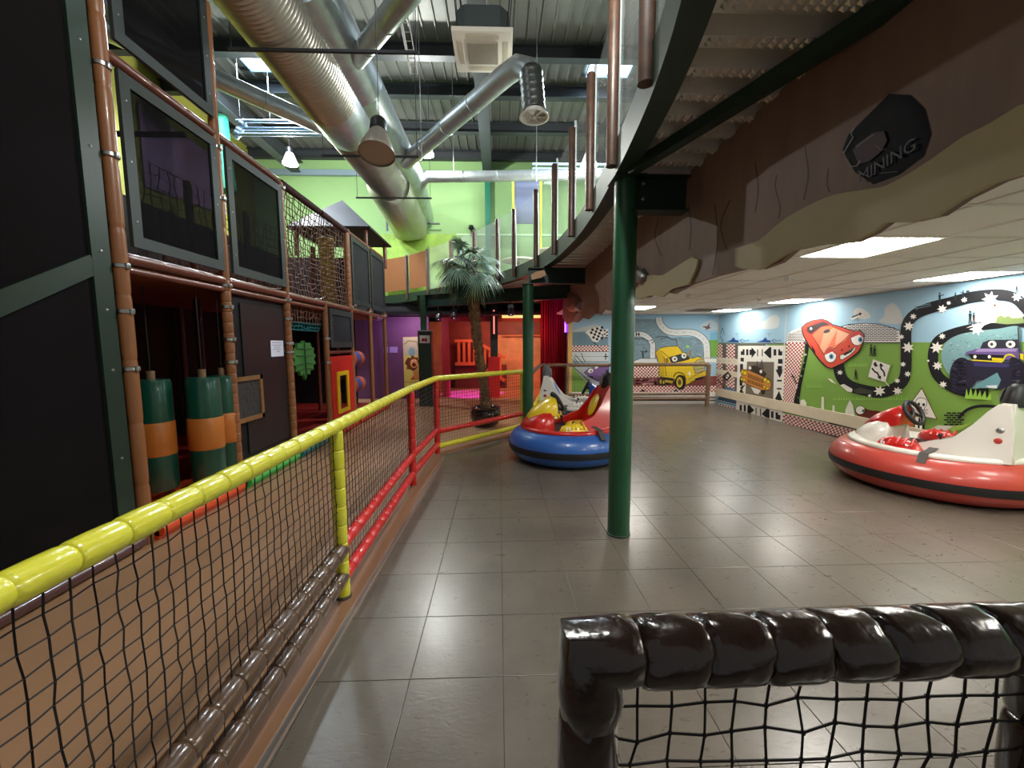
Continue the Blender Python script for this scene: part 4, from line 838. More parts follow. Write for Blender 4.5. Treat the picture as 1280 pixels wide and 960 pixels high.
# ================================================================ BUMPER CARS
def bumper_car(label, loc, head, tube, hull, accent, pod, rest, seatc, number='', L=0.86, W=0.74, fin_prof=None):
    """battery bumper car: inflated ring, moulded hull, hood with steering wheel, side pods, seat fin; front = local +x"""
    t = thing('bumper_car', label, 'bumper car', (loc[0], loc[1], 0), head, 'bumper cars')
    r = 0.215; zc = 0.232; n = 64
    def ring(y0, y1, rad, name, m, par, closed_prof=True):
        b = MB(); prof = []
        k = 24; a0, a1 = y0, y1
        for i in range(k+1):
            a = a0+(a1-a0)*i/k; prof.append((rad*math.cos(a), rad*math.sin(a)))
        vs = []
        for (dr, dz) in prof:
            for j in range(n):
                th = 2*PI*j/n; e = Vector((math.cos(th)*L, math.sin(th)*W, 0)); nn = Vector((math.cos(th)/L, math.sin(th)/W, 0)).normalized()
                wr = 1+0.006*math.sin(th*31)*max(0, math.sin(math.atan2(dz, dr)))
                c = e-nn*r; v = c+nn*dr*1.02*wr; vs.append((v.x, v.y, zc+dz*wr))
        b.add(vs, [(i*n+j, i*n+(j+1)%n, (i+1)*n+(j+1)%n, (i+1)*n+j) for i in range(k) for j in range(n)]); return b.build(name, m, par, smooth=True)
    T_ = ring(-PI, PI, r, 'inflated_ring', tube, t)
    ring(-0.32, 0.08, r+0.006, 'black_band', mat('black_rubber', (28, 28, 30), 0.45), T_)
    b = MB()
    b.lathe([(0, 0.06), (0.55, 0.06), (0.6, 0.14), (0.5, 0.3)], n=36, sx=1, sy=W/L); b.build('undercarriage', mat('black_chassis', (20, 20, 22), 0.6), t, smooth=True)
    # deck: elliptical moulded plate with lip
    b = MB(); q = 0.86
    prof = [(0.0, 0.37), (0.40, 0.37), (0.52, 0.385), (0.60, 0.425), (0.665, 0.43), (0.69, 0.42), (0.70, 0.40), (0.69, 0.375), (0.66, 0.37), (0.5, 0.33), (0, 0.33)]
    b.lathe(prof, n=56, sx=L/0.86*1.0, sy=W/0.86); b.build('deck', hull, t, smooth=math.radians(60))
    b = MB(); b.lathe([(0.66, 0.345), (0.70, 0.37), (0.69, 0.38), (0.6, 0.38)], n=56, sx=L/0.86, sy=W/0.86); b.build('deck_skirt', mat('black_rubber', (28, 28, 30), 0.45), t, smooth=True)
    # front cowl: lofted sections along x (x, half width, height)
    def loft(secs, name, m, z0=0.38, par=t, pw=2.6, k=18, y0=0):
        b = MB(); vs = []
        for (x, hw, zt, zb) in secs:
            for i in range(k+1):
                a = PI*i/k; cx = math.cos(a); sx = math.sin(a)
                vs.append((x, y0+hw*math.copysign(abs(cx)**(2/pw), cx), zb+(zt-zb)*abs(sx)**(2/pw)))
        m_ = k+1; fs = [(i*m_+j, i*m_+j+1, (i+1)*m_+j+1, (i+1)*m_+j) for i in range(len(secs)-1) for j in range(k)]+[tuple(range(m_)), tuple((len(secs)-1)*m_+j for j in range(m_))]
        fs += [(i*m_, (i+1)*m_, (i+1)*m_+k, i*m_+k) for i in range(len(secs)-1)]
        b.add(vs, fs); return b.build(name, m, par, smooth=math.radians(45))
    loft([(0.68, 0.05, 0.44, 0.38), (0.64, 0.18, 0.50, 0.38), (0.54, 0.27, 0.58, 0.38), (0.42, 0.30, 0.64, 0.38), (0.32, 0.28, 0.66, 0.38), (0.29, 0.26, 0.62, 0.38)], 'nose_cowl', hull)
    loft([(0.60, 0.07, 0.57, 0.52), (0.50, 0.15, 0.68, 0.54), (0.38, 0.19, 0.76, 0.55), (0.27, 0.20, 0.82, 0.58), (0.22, 0.18, 0.80, 0.60)], 'hood', accent, par=t)
    # steering wheel
    b = MB(); R_ = 0.135; c = Vector((0.17, 0, 0.74)); ax = Matrix.Rotation(math.radians(-62), 3, 'Y')
    P = [c+ax @ Vector((R_*math.cos(a), R_*1.15*math.sin(a), 0)) for a in (2*PI*i/28 for i in range(28))]
    b.tube(P, 0.022, 10, closed=True)
    for a in (0, 2.1, 4.2): b.tube([c, c+ax @ Vector((R_*math.cos(a), R_*1.1*math.sin(a), 0))], 0.013, 8)
    b.tube([c, c+Vector((0.12, 0, -0.05))], 0.03, 10); b.build('steering_wheel', mat('dark_grip', (34, 34, 38), 0.5), t, smooth=True)
    # side pods with number and joystick levers
    for s_ in (-1, 1):
        b = MB(); vs = []; secs = [(-0.12, 0.02, 0.40), (-0.06, 0.075, 0.47), (0.04, 0.09, 0.505), (0.16, 0.09, 0.51), (0.25, 0.07, 0.48), (0.29, 0.02, 0.42)]
        po = loft([(x, hw, zt, 0.36) for x, hw, zt in secs], 'side_pod', pod, y0=s_*0.46, pw=2.2)
        b = MB()
        for k in range(4): x = -0.03+k*0.06; b.tube([(x, s_*0.46-0.085, 0.45), (x, s_*0.46, 0.515), (x, s_*0.46+0.085, 0.45)], 0.012, 8)
        b.build('pod_ridge', pod, po, smooth=True)
        if number:
            mw = Matrix(((-1*s_*-1, 0, 0), (0, 0, -s_*1), (0, 1, 0))).to_4x4()
            ex = Vector((-s_, 0, 0)); ey = Vector((0, 0, 1)); ez = Vector((0, s_, 0)); mw = Matrix((ex, ey, ez)).transposed().to_4x4(); mw.translation = Vector((0.2, s_*0.552, 0.45))
            text_part('number', number, 0.085, paint((240, 240, 240)), po, mw, 0.003)
        b = MB(); b.tube([(0.0, s_*0.25, 0.37), (0.02, s_*0.25, 0.47)], 0.01, 8); b.lathe([(0, -.02), (.022, -.01), (.022, .012), (0, .022)], (0.02, s_*0.25, 0.48), 12); b.build('joystick', mat('dark_grip', (34, 34, 38), 0.5), t, smooth=True)
    # cockpit sill sweeping up into the seat fin
    for s_ in (-1, 1):
        b = MB(); side = [(0.15, 0.38), (0.05, 0.43), (-0.1, 0.50), (-0.26, 0.565), (-0.38, 0.72), (-0.46, 0.86), (-0.52, 0.94), (-0.60, 0.94), (-0.66, 0.7), (-0.68, 0.40), (-0.3, 0.38)]
        b.prism([(x, s_*(0.30-(z-0.38)*0.25), z) for x, z in side], (0, s_*0.045, 0)); b.build('side_shell', hull, t)
    b = MB(); cs = []
    for (x, z, hw) in ((-0.30, 0.40, 0.27), (-0.34, 0.55, 0.26), (-0.42, 0.74, 0.22), (-0.49, 0.88, 0.17), (-0.53, 0.95, 0.14)): cs.append((x, z, hw))
    vs = []
    for (x, z, hw) in cs: vs += [(x, -hw, z), (x, hw, z)]
    for (x, z, hw) in cs: xb = -0.68+(z-0.4)*0.12; vs += [(min(xb, x-.03), -hw, z), (min(xb, x-.03), hw, z)]
    m_ = len(cs); fs = []
    for i in range(m_-1):
        fs += [(2*i, 2*i+1, 2*i+3, 2*i+2), (2*m_+2*i, 2*m_+2*i+2, 2*m_+2*i+3, 2*m_+2*i+1), (2*i, 2*i+2, 2*m_+2*i+2, 2*m_+2*i), (2*i+1, 2*m_+2*i+1, 2*m_+2*i+3, 2*i+3)]
    fs += [(0, 2*m_, 2*m_+1, 1), (2*m_-2, 2*m_-1, 4*m_-1, 4*m_-2)]
    b.add(vs, fs); back = b.build('seat_fin', hull, t)
    b = MB(); b.lathe([(0, 0.018), (0.10, 0.016), (0.125, 0.0), (0, 0)], n=26, sx=1.35, sy=1.0, rot=Matrix.Rotation(math.radians(66), 3, 'Y'), c=(-0.37, 0, 0.68)); b.build('back_cushion', accent if accent != hull else pod, back, smooth=True)
    loft([(-0.32, 0.2, 0.43, 0.38), (-0.2, 0.22, 0.45, 0.38), (-0.06, 0.2, 0.44, 0.38), (0.0, 0.15, 0.40, 0.38)], 'seat_cushion', seatc)
    b = MB(); pr = [(0.115, 0.915), (0.12, 0.95), (0.105, 1.03), (0.085, 1.10), (0.05, 1.135), (0, 1.145)]
    b.lathe(pr, (-0.575, 0, 0), 24, sx=0.72, sy=1.0); hr = b.build('headrest', rest, t, smooth=True)
    b = MB(); b.tube([(-0.575, -0.03, 1.13), (-0.575, -0.02, 1.165), (-0.575, 0.02, 1.165), (-0.575, 0.03, 1.13)], 0.009, 8); b.build('lifting_loop', mat('black_rubber', (28, 28, 30), 0.45), hr, smooth=True)
    b = MB(); b.lathe([(0, 0.01), (0.035, 0.01), (0.045, 0), (0.03, -0.004)], n=18, sx=1.8, sy=1, rot=Matrix.Rotation(math.radians(80), 3, 'Y'), c=(-0.488, 0, 1.02)); b.build('headrest_insert', mat('grey_insert', (120, 120, 122), 0.5), hr, smooth=True)
    # buttons on the fin sides, belt over the deck
    for s_ in (-1, 1):
        for k, (z, mm) in enumerate(((0.70, CHROME), (0.60, mat('red_button', (190, 60, 50), 0.4)))):
            b = MB(); rot = Matrix.Rotation(-s_*PI/2, 3, 'X'); b.lathe([(0.028, -0.01), (0.028, 0.012), (0.02, 0.02), (0, 0.02)], n=18, rot=rot, c=(-0.57, s_*(0.345-(z-0.38)*0.25), z)); b.build('round_socket' if k == 0 else 'round_button', mm, t, smooth=True)
        b = MB(); p = [(-0.18, 0.44), (-0.2, 0.56), (-0.19, 0.665), (-0.2, 0.745)]; zz = [0.455, 0.445, 0.43, 0.34]
        for i in range(3): b.bar((p[i][0], s_*p[i][1], zz[i]), (p[i+1][0], s_*p[i+1][1], zz[i+1]), 0.07, 0.006)
        b.build('belt_strap', mat('grey_strap', (74, 70, 68), 0.7), t)
    for ch in t.children:
        if ch.name.split('.')[0] not in ('inflated_ring', 'undercarriage'): ch.location.z += 0.055
    return t
RUB = mat('black_headrest', (30, 30, 34), 0.5)
WHU = mat('white_hull', (226, 222, 214), 0.3, coat=0.4); RHU = mat('red_hull', (196, 30, 24), 0.28, coat=0.6)
YAC = mat('yellow_shell', (228, 196, 36), 0.3, coat=0.5); BAC = mat('blue_shell', (30, 82, 180), 0.3, coat=0.5)
bumper_car('red ringed bumper car with white hull and red pods by the long mural, right edge', (4.84, 4.29), math.radians(112), mat('red_pvc', (184, 64, 54), 0.38, coat=0.3, bump=0.12, bscale=14), WHU, RHU, RHU, RUB, mat('tan_seat', (186, 160, 134), 0.6), '6', L=0.9, W=0.84)
bumper_car('blue ringed bumper car with red and yellow body, mostly left of the near green column', (0.98, 5.62), math.radians(190), mat('blue_pvc', (42, 92, 168), 0.38, coat=0.3, bump=0.12, bscale=14), RHU, YAC, YAC, RUB, YAC, '13', L=0.84, W=0.8)
bumper_car('white and blue bumper car parked behind the blue ringed one', (1.46, 7.5), math.radians(-12), mat('navy_pvc', (36, 44, 62), 0.4, coat=0.3), WHU, BAC, WHU, mat('grey_headrest', (88, 88, 92), 0.6), WHU, '23', L=0.8, W=0.74)

# ================================================================ PALM
pot = thing('plant_pot', 'dark glazed round plant pot standing on tan floor behind the yellow fence', 'plant pot', (-0.27, 7.85, 0))
b = MB(); b.lathe([(0, 0.0), (0.20, 0.0), (0.27, 0.08), (0.305, 0.2), (0.29, 0.3), (0.265, 0.335), (0.30, 0.35), (0.305, 0.375), (0.28, 0.38), (0.25, 0.36), (0.24, 0.3)], n=40); b.build('pot_body', mat('glazed_pot', (38, 16, 16), 0.12, coat=0.8), pot, smooth=True)
b = MB(); b.lathe([(0, 0.33), (0.25, 0.32)], n=24); b.build('soil', mat('soil', (40, 30, 24), 0.95, var=0.4, vscale=30, bump=1), pot)
palm = thing('palm_tree', 'artificial fan palm with thin leaning trunk growing from the dark pot', 'palm tree', (-0.27, 7.85, 0.3), wp=True)
tp = [on_y(x, y, 7.85) for x, y in ((608, 528), (607, 500), (602, 460), (597, 430), (594, 400), (591, 370), (586, 348))]; tp[0].z = 0.3
C = curve(tp, 8); b = MB(); b.tube(C, [0.085+0.012*math.sin(i*2.1)+0.008*math.sin(i*5.3)-0.0004*i for i in range(len(C))], 14)
for i in range(2, len(C)-1):
    for k in range(7):
        a = random.uniform(0, 2*PI); p = C[i]+Vector((math.cos(a), math.sin(a), 0))*0.078; b.add([p+Vector((-.02, 0, -.05)), p+Vector((.02, 0, -.05)), p+Vector((math.cos(a)*.045, math.sin(a)*.045, .04))], [(0, 1, 2)])
b.build('trunk', mat('palm_bark', (112, 82, 54), 0.85, var=0.45, vscale=14, bump=1, bscale=35), palm, smooth=True)
LEAF = mat('palm_green', (60, 104, 74), 0.42, var=0.35, vscale=5, coat=0.15); LEAFL = mat('palm_green_light', (140, 172, 150), 0.4, var=0.3, vscale=6, coat=0.2); LEAFD = mat('palm_green_dark', (26, 52, 34), 0.5, var=0.3, vscale=5); LEAFY = mat('palm_dry', (124, 136, 84), 0.6, var=0.2)
top = C[-1]+Vector((-0.03, 0, 0.06))
def fan(az, el, ln, mt, R=0.38, droop=0.42, off=0.0):
    b = MB(); d = Vector((math.cos(az)*math.cos(el), math.sin(az)*math.cos(el), math.sin(el)))
    P = []; T0 = top+Vector((0, 0, off))
    for i in range(7): s_ = i/6; P.append(T0+d*ln*s_+Vector((0, 0, -0.12*s_*s_*math.cos(el))))
    b.tube(P, [0.011-0.001*i for i in range(7)], 5); hub = P[-1]; ax = (P[-1]-P[-2]).normalized(); ax = (ax+Vector((0, 0, -0.35))).normalized(); sd = ax.cross(Vector((0, 0, 1)))
    if sd.length < .1: sd = Vector((math.sin(az), -math.cos(az), 0))
    sd.normalize(); upv = sd.cross(ax); tw = random.uniform(-.5, .5); sd, upv = sd*math.cos(tw)+upv*math.sin(tw), upv*math.cos(tw)-sd*math.sin(tw)
    N_ = 27
    for i in range(N_):
        a = (i/(N_-1)-0.5)*math.radians(250); dd = (ax*math.cos(a)+sd*math.sin(a)+upv*random.uniform(0.0, 0.2)).normalized(); Lf = R*(1-0.18*abs(a)/2)*random.uniform(.85, 1.1); cr = dd.cross(upv).normalized()
        pts = []
        for k in range(5):
            s_ = k/4; c_ = hub+dd*Lf*s_+Vector((0, 0, -droop*Lf*s_**2.2)); wd = 0.012*(0.5+1.2*s_ if s_ < .5 else 2.1*(1-s_)+0.03); pts += [c_-cr*wd+upv*0.004*(k%2), c_+cr*wd]
        b.add(pts, [(2*k, 2*k+1, 2*k+3, 2*k+2) for k in range(4)])
    return b.build('fan_leaf', mt, palm)
random.seed(11)
for i in range(11): fan(i*2*PI/11+random.uniform(-.2, .2), random.uniform(0.0, 0.3), random.uniform(.32, .45), random.choice([LEAF, LEAF, LEAFL]), .36, .6, .05)
for i in range(11): fan(i*2*PI/11+random.uniform(-.2, .2), random.uniform(0.45, 0.8), random.uniform(.34, .48), random.choice([LEAF, LEAFD, LEAFL]), .36, .5, .12)
for i in range(6): fan(i*2*PI/6+random.uniform(-.3, .3), random.uniform(0.95, 1.25), random.uniform(.32, .44), random.choice([LEAF, LEAFL]), .32, .4, .16)
for i in range(7): fan(i*2*PI/7+random.uniform(-.3, .3), random.uniform(-0.7, -0.3), random.uniform(.2, .3), LEAFY if i % 3 == 0 else LEAFD, .30, .6, .02)

# ================================================================ LOW PARTY AREA UNDER THE BALCONY
SEN = mat('dark_sign_pillar', (18, 44, 36), 0.35, coat=0.2)
t = thing('pillar_box', 'dark green box pillar with a small sign standing behind the fence corner', 'pillar', (-1.93, 10.55, 0), wp=True)
b = MB(); b.box((-2.06, 10.42, 0), (-1.72, 10.7, 1.94)); b.build('box_casing', SEN, t)
b = MB(); b.box((-2.0, 10.5, 1.94), (-1.86, 10.64, 2.85)); b.build('green_post', GRN, t)
b = MB(); b.box((-2.07, 10.41, 1.93), (-1.71, 10.71, 1.955)); b.build('metal_cap', STEEL, t)
A = Art(lambda x, y: on_y(x, y, 10.417), (0, -1, 0)); A.frame(490, 410, 8.727)
A.poly([(300, 80), (412, 80), (412, 165), (302, 165)], (222, 214, 220)); A.poly([(320, 150), (330, 110), (350, 125), (372, 105), (384, 130), (378, 158), (355, 140)], (150, 24, 44)); A.poly([(338, 118), (352, 112), (350, 130), (338, 134)], (36, 20, 40)); A.build('sign_print', t)
PURP = mat('purple_wall', (104, 66, 106), 0.6, var=0.1, vscale=2)
b = MB(); b.box((-5.2, 12.0, 0), (-2.05, 12.12, 2.4)); struct(b.build('wall_purple', PURP))
t = thing('lion_poster', 'yellow poster with a cartoon lion beside the dark green box pillar', 'poster', (-2.7, 11.98, 0.5), wp=True)
A = Art(lambda x, y: on_y(x, y, 11.985), (0, -1, 0)); A.frame(490, 410, 8.727)
q4 = [(118, 100), (285, 96), (298, 640), (135, 640)]; w4 = [A.P(p) for p in q4]; b = MB(); b.prism(w4, (0, 0.01, 0)); b.build('poster_board', paint((210, 208, 100)), t)
A.poly([(122, 104), (283, 100), (288, 300), (128, 300)], (186, 196, 150)); A.ell(215, 260, 36, 50, (120, 170, 160)); A.line([(130, 180), (180, 140), (270, 150), (285, 200)], 14, (140, 150, 70)); A.line([(135, 120), (280, 120)], 8, (200, 210, 160))
A.poly([(150, 360), (175, 320), (200, 330), (220, 296), (248, 320), (280, 320), (290, 370), (275, 440), (235, 470), (190, 450), (160, 450), (165, 410), (140, 390)], (104, 62, 30)); A.ell(240, 385, 42, 50, (222, 164, 88)); A.ell(222, 360, 8, 10, (250, 245, 230)); A.ell(256, 358, 8, 10, (250, 245, 230)); A.ell(222, 362, 3, 4, (20, 20, 20)); A.ell(256, 360, 3, 4, (20, 20, 20)); A.ell(240, 402, 22, 20, (90, 34, 22)); A.ell(238, 384, 9, 6, (60, 34, 20))
A.poly([(230, 470), (285, 450), (290, 560), (240, 570)], (206, 150, 80)); A.poly([(200, 560), (230, 520), (255, 560), (215, 570)], (170, 110, 50)); A.line([(132, 590), (296, 590)], 10, (170, 170, 70)); A.build('poster_print', t)
for i, px0 in enumerate((479, 487)):
    A = Art(lambda x, y: on_y(x, y, 11.985), (0, -1, 0)); A.poly([(px0, 433.5), (px0+(6 if i == 0 else 10), 433.5), (px0+(6 if i == 0 else 10), 441), (px0, 441)], (170, 150, 215)); o = A.build('pinned_paper', None); tag(o, ['left', 'right'][i]+' of two small lilac papers pinned to the purple wall', 'paper')
# red lit recess: door frame, stair rail with slats, red pillar, curtain
REDW = mat('warm_red_wall', (170, 60, 48), 0.6, var=0.15)
b = MB(); b.box((-1.72, 12.3, 0), (-1.5, 12.45, 2.4)); b.box((-1.5, 12.3, 2.28), (1.6, 12.45, 2.45)); struct(b.build('door_1', mat('red_frame', (168, 40, 44), 0.5)))
t = thing('slatted_stair_rail', 'slatted stair railing in the red lit recess left of the palm trunk', 'railing', (-1.1, 13, 0), wp=True)
OR = mat('orange_wood', (190, 96, 60), 0.5)
prev = None
for i in range(9):
    x = -1.48+i*0.185; zt = 1.73-(0 if i < 4 else (i-3)*0.11); b = MB(); b.box((x, 14.55, zt-0.78), (x+0.095, 14.6, zt)); b.build('slat', OR, t)
b = MB(); b.bar((-1.57, 14.53, 1.72), (-0.84, 14.53, 1.72), 0.05, 0.09); b.bar((-0.84, 14.53, 1.72), (0.22, 14.53, 1.1), 0.05, 0.09); b.build('handrail', OR, t); b = MB(); b.bar((-1.57, 14.53, 0.9), (-0.84, 14.53, 0.9), 0.05, 0.12); b.bar((-0.84, 14.53, 0.9), (0.22, 14.53, 0.28), 0.05, 0.12); b.build('stringer', OR, t)
b = MB(); b.box((-1.6, 14.65, 0), (0.28, 14.7, 0.86)); b.build('side_board', mat('dark_red_board', (96, 34, 30), 0.6), t)
t = thing('red_based_pillar', 'dark green post with red padded base right of the palm trunk', 'pillar', (-0.2, 12.2, 0), wp=True)
b = MB(); b.box((-0.32, 12.05, 0), (0.02, 12.35, 1.22)); b.build('red_pad', mat('red_pad', (214, 28, 30), 0.45), t); b = MB(); b.box((-0.25, 12.12, 1.22), (-0.03, 12.28, 2.85)); b.build('green_post', SEN, t)
b = MB(); b.box((-0.16, 12.08, 1.9), (-0.12, 12.12, 2.6)); b.build('tube_light', mat('pink_tube', (255, 130, 120), 0.5, emit=1.2), t)
b = MB(); b.box((0.15, 14.8, 1.88), (1.5, 14.99, 1.92)); tag(b.build('wall_shelf', OR), 'orange ledge on the terracotta wall behind the second green column', 'shelf')
b = MB(); b.box((-1.9, 14.9, 1.95), (1.7, 14.98, 2.41)); b.box((-1.9, 14.9, 0), (-0.2, 14.98, 1.95)); tag(b.build('wall_tint_board', mat('dark_red_tint', (112, 40, 36), 0.6, var=0.25, vscale=3)), 'dark red board added to tint the back wall behind the slatted stair rail', 'wall panel')  # added board, darkens the left and top of the recess wall
CUR = mat('red_curtain', (170, 22, 44), 0.65)
t = thing('red_curtain', 'tall red curtain hanging left of the cliff board end', 'curtain', (1.5, 11, 0.6), wp=True)
b = MB(); vs = []; n = 60
for z in (0.02, 2.93):
    for i in range(n+1): x = 1.12+i*0.0115; vs.append((x, 10.9+0.04*math.sin(i*1.1)+0.015*math.sin(i*2.7), z))
b.add(vs, [(i, i+1, n+2+i, n+1+i) for i in range(n)]); b.build('curtain_cloth', CUR, t, smooth=True)
b = MB(); b.box((1.72, 10.55, 1.9), (1.76, 10.6, 2.75)); tag(b.build('violet_tube_light', mat('violet_tube', (140, 70, 255), 0.5, emit=5)), 'violet glowing tube beside the red curtain', 'light')
b = MB(); b.box((1.75, 12.3, 0), (1.95, 15.0, 2.41)); struct(b.build('wall_red', mat('crimson_wall', (140, 26, 34), 0.6, var=0.25, vscale=3, stretch=(3, 3, 0.4))))
b = MB(); b.box((1.79, FY-0.06, 0), (1.9, FY, 2.36)); struct(b.build('trim_3', mat('cream_yellow_wood', (224, 184, 104), 0.5)))
b = MB(); b.box((0.1, 11.7, 2.38), (1.25, 12.9, 2.42)); tag(b.build('glowing_soffit', mat('warm_soffit_glow', (250, 214, 130), 0.5, emit=0.9)), 'recess soffit behind the second column with warm light put in as glow', 'light')  # warm light on the soffit is put in as emission, no lamp panel
b = MB(); b.box((-5.0, 11.3, 2.42), (2.3, 15.1, 2.5)); struct(b.build('ceiling', mat('black_soffit', (22, 18, 26), 0.6)))
for (x, y, lab) in ((-1.62, 11.1, 'moving head spotlight just right of the green post, pale lens'), (-1.15, 10.6, 'small black spotlight hanging left of the palm trunk'), (0.28, 9.4, 'black spotlight hanging left of the second green column'), (-3.35, 11.2, 'spotlight glowing violet beside the play frame end')):
    t = thing('stage_light', lab, 'spotlight', (x, y, 2.3), wp=True)
    b = MB(); b.tube([(x, y, 2.85), (x, y, 2.45)], 0.02, 8); b.box((x-.07, y-.05, 2.42), (x+.07, y+.05, 2.5)); b.build('bracket', mat('black_metal', (22, 22, 24), 0.4), t)
    b = MB(); rot = Matrix.Rotation(math.radians(150), 3, 'X'); b.lathe([(0, -.09), (.055, -.085), (.075, 0.0), (.075, .1), (.06, .11)], (x, y, 2.36), 18, rot=rot); b.build('lamp_head', mat('dark_violet_plastic', (42, 26, 52), 0.35, coat=0.4), t, smooth=True)
    b = MB(); b.lathe([(.06, .1), (0, .115)], (x, y, 2.36), 18, rot=rot); b.build('lens', mat('lens_glass', (205, 190, 240), 0.1, emit=0.6), t, smooth=True)
lamp('SPOT', (-0.85, 11.8, 2.3), 700, (0.62, 0.05, 1.0), 0.03, aim=(-0.85, 12.9, 0), spot=0.8, blend=0.2)
lamp('SPOT', (0.4, 12.0, 2.35), 150, (1.0, 0.05, 0.04), 0.05, aim=(0.3, 13.4, 0), spot=1.5, blend=0.8)
lamp('AREA', (0.8, 13.4, 2.36), 42, (1.0, 0.62, 0.36), 0.8, aim=(0.7, 15.0, 0.8))
lamp('AREA', (-0.8, 13.6, 2.25), 16, (1.0, 0.3, 0.2), 0.6, aim=(-0.8, 15.0, 0.8))
lamp('POINT', (0.9, 10.5, 2.0), 8, (1.0, 0.15, 0.15), 0.1)
lamp('POINT', (-3.2, 11.3, 2.1), 3, (0.6, 0.35, 1.0), 0.1)
lamp('AREA', (-2.4, 11.3, 2.35), 12, (1.0, 0.6, 0.9), 0.4, aim=(-2.5, 12.1, 1.0))

# ================================================================ ON THE MEZZANINE
def round_table(x, y, label, r=0.42):
    t = thing('round_table', label, 'table', (x, y, 3.1), group='round tables on the balcony')
    b = MB(); b.lathe([(0, .72), (r, .72), (r+.005, .74), (r, .76), (0, .76)], n=36); b.build('table_top', mat('pale_table', (216, 214, 186), 0.4), t, smooth=math.radians(40))
    b = MB(); b.tube([(0, 0, 0.02), (0, 0, .72)], 0.03, 10); b.build('pedestal', STEEL, t, smooth=True); b = MB(); b.lathe([(.2, 0), (.2, .01), (.04, .03)], n=24); b.build('base', STEEL, t)
    for k in range(2):
        pass
round_table(1.35, 10.2, 'pale round table on balcony behind the yellow framed doorway', 0.5); round_table(0.55, 11.2, 'pale round table on the balcony right of the palm crown', 0.45); round_table(1.9, 7.2, 'pale round table nearest, seen through balcony glass', 0.5); round_table(2.2, 8.6, 'pale round table farther back through the balcony glass', 0.45)
t = thing('yellow_framed_screen', 'yellow framed slate screen standing on the balcony above the palm', 'screen', (0.85, 11.5, 3.1), wp=True)
YF = mat('lime_yellow_post', (206, 214, 60), 0.45)
for x in (0.42, 1.18): b = MB(); b.tube([(x, 11.5, 3.1), (x, 11.5, 6.2)], 0.035, 10); b.build('yellow_post', YF, t, smooth=True)
b = MB(); b.box((0.46, 11.5, 4.9), (1.14, 11.53, 6.15)); b.build('slate_panel', mat('slate_blue_panel', (92, 102, 128), 0.6), t); b = MB(); b.bar((0.42, 11.5, 6.17), (1.18, 11.5, 6.17), .04, .06); b.build('dark_top_bar', PUR, t)
b = MB(); b.prism([(-4.1, HY-0.02, 3.1), (-1.35, HY-0.02, 3.1), (-1.35, HY-0.02, 5.1), (-4.1, HY-0.02, 5.1)], (0, -0.02, 0)); tag(b.build('lime_panel', mat('mottled_lime_panel', (150, 190, 74), 0.6, var=0.35, vscale=2.2)), 'mottled lime green painted panel on the wall above the chipboard', 'wall panel')
b = MB(); b.box((-1.33, HY-0.03, 5.06), (3.5, HY-0.01, 5.12)); tag(b.build('wall_rail', mat('pale_green_trim', (180, 220, 170), 0.5)), 'pale horizontal rail on the green wall behind the palm crown', 'rail')
t = thing('duct_support', 'dark steel bracket frame under the end of the large duct', 'bracket', (-2.9, 13, 5), wp=True)
b = MB(); b.box((-3.45, 13.0, 5.1), (-3.4, 13.05, 5.75)); b.box((-3.4, 13.0, 5.3), (-1.8, 13.05, 5.34)); b.build('bracket_bar', PUR, t)
b = MB(); b.lathe([(0, 0), (.05, .0), (.09, .05), (.07, .14), (0, .16)], (-0.85, HY-.14, 5.2), 14); b.tube([(-.85, HY-.14, 5.0), (-.85, HY-.14, 5.22)], .02, 6); tag(b.build('wall_speaker', mat('black_metal', (22, 22, 24), 0.4), None, smooth=True), 'small dark round fitting on the green wall above the palm', 'lamp')
# ================================================================ MURALS (flat print on hung banners)
SKY = (160, 198, 220); GRASS = (128, 170, 78); BK = (26, 27, 32); WH = (236, 234, 226); RD = (178, 52, 52); CRM = (226, 216, 196)
mr = thing('mural_banner', 'long wall mural with cartoon red car, roads and purple monster truck', 'mural', (WX, 6, 0), wp=True)
b = MB(); b.box((WX-0.012, -1.4, 0.02), (WX, 10.42, CEIL)); b.build('banner_cloth', paint(SKY), mr)
A = Art(lambda x, y: on_x(x, y, WX-0.0125), (-1, 0, 0))
def wall_rect(A, y0, y1, z0, z1, c):
    A.lay += 1; vs = [Vector((WX-0.0125, y, z))+A.n*(A.lay*0.00012) for y, z in ((y0, z0), (y1, z0), (y1, z1), (y0, z1))]; A.mb.add(vs, [(0, 1, 2, 3)], A.mi(c))
# clouds, grass
A.frame(890, 380, 6.4)
A.poly([tuple(p) for p in curve([(340,190),(380,150),(430,130),(470,95),(520,90),(540,130),(520,190),(430,200)], 4, True)], (206, 214, 214))
A.poly([tuple(p) for p in curve([(850,110),(900,70),(960,90),(990,130),(900,140)], 4, True)], (196, 212, 222)); A.poly([tuple(p) for p in curve([(1130,70),(1170,30),(1240,60),(1270,110),(1180,120)], 4, True)], (214, 216, 212))
A.frame(1080, 350, 6.4); A.poly([tuple(p) for p in curve([(120,330),(160,290),(170,220),(230,185),(280,230),(310,310),(290,350),(200,350)], 4, True)], (206, 210, 210))
wall_rect(A, -1.4, 8.5, 0.02, 1.6, GRASS)
A.frame(0, 0, 1)
z16 = lambda y: 0
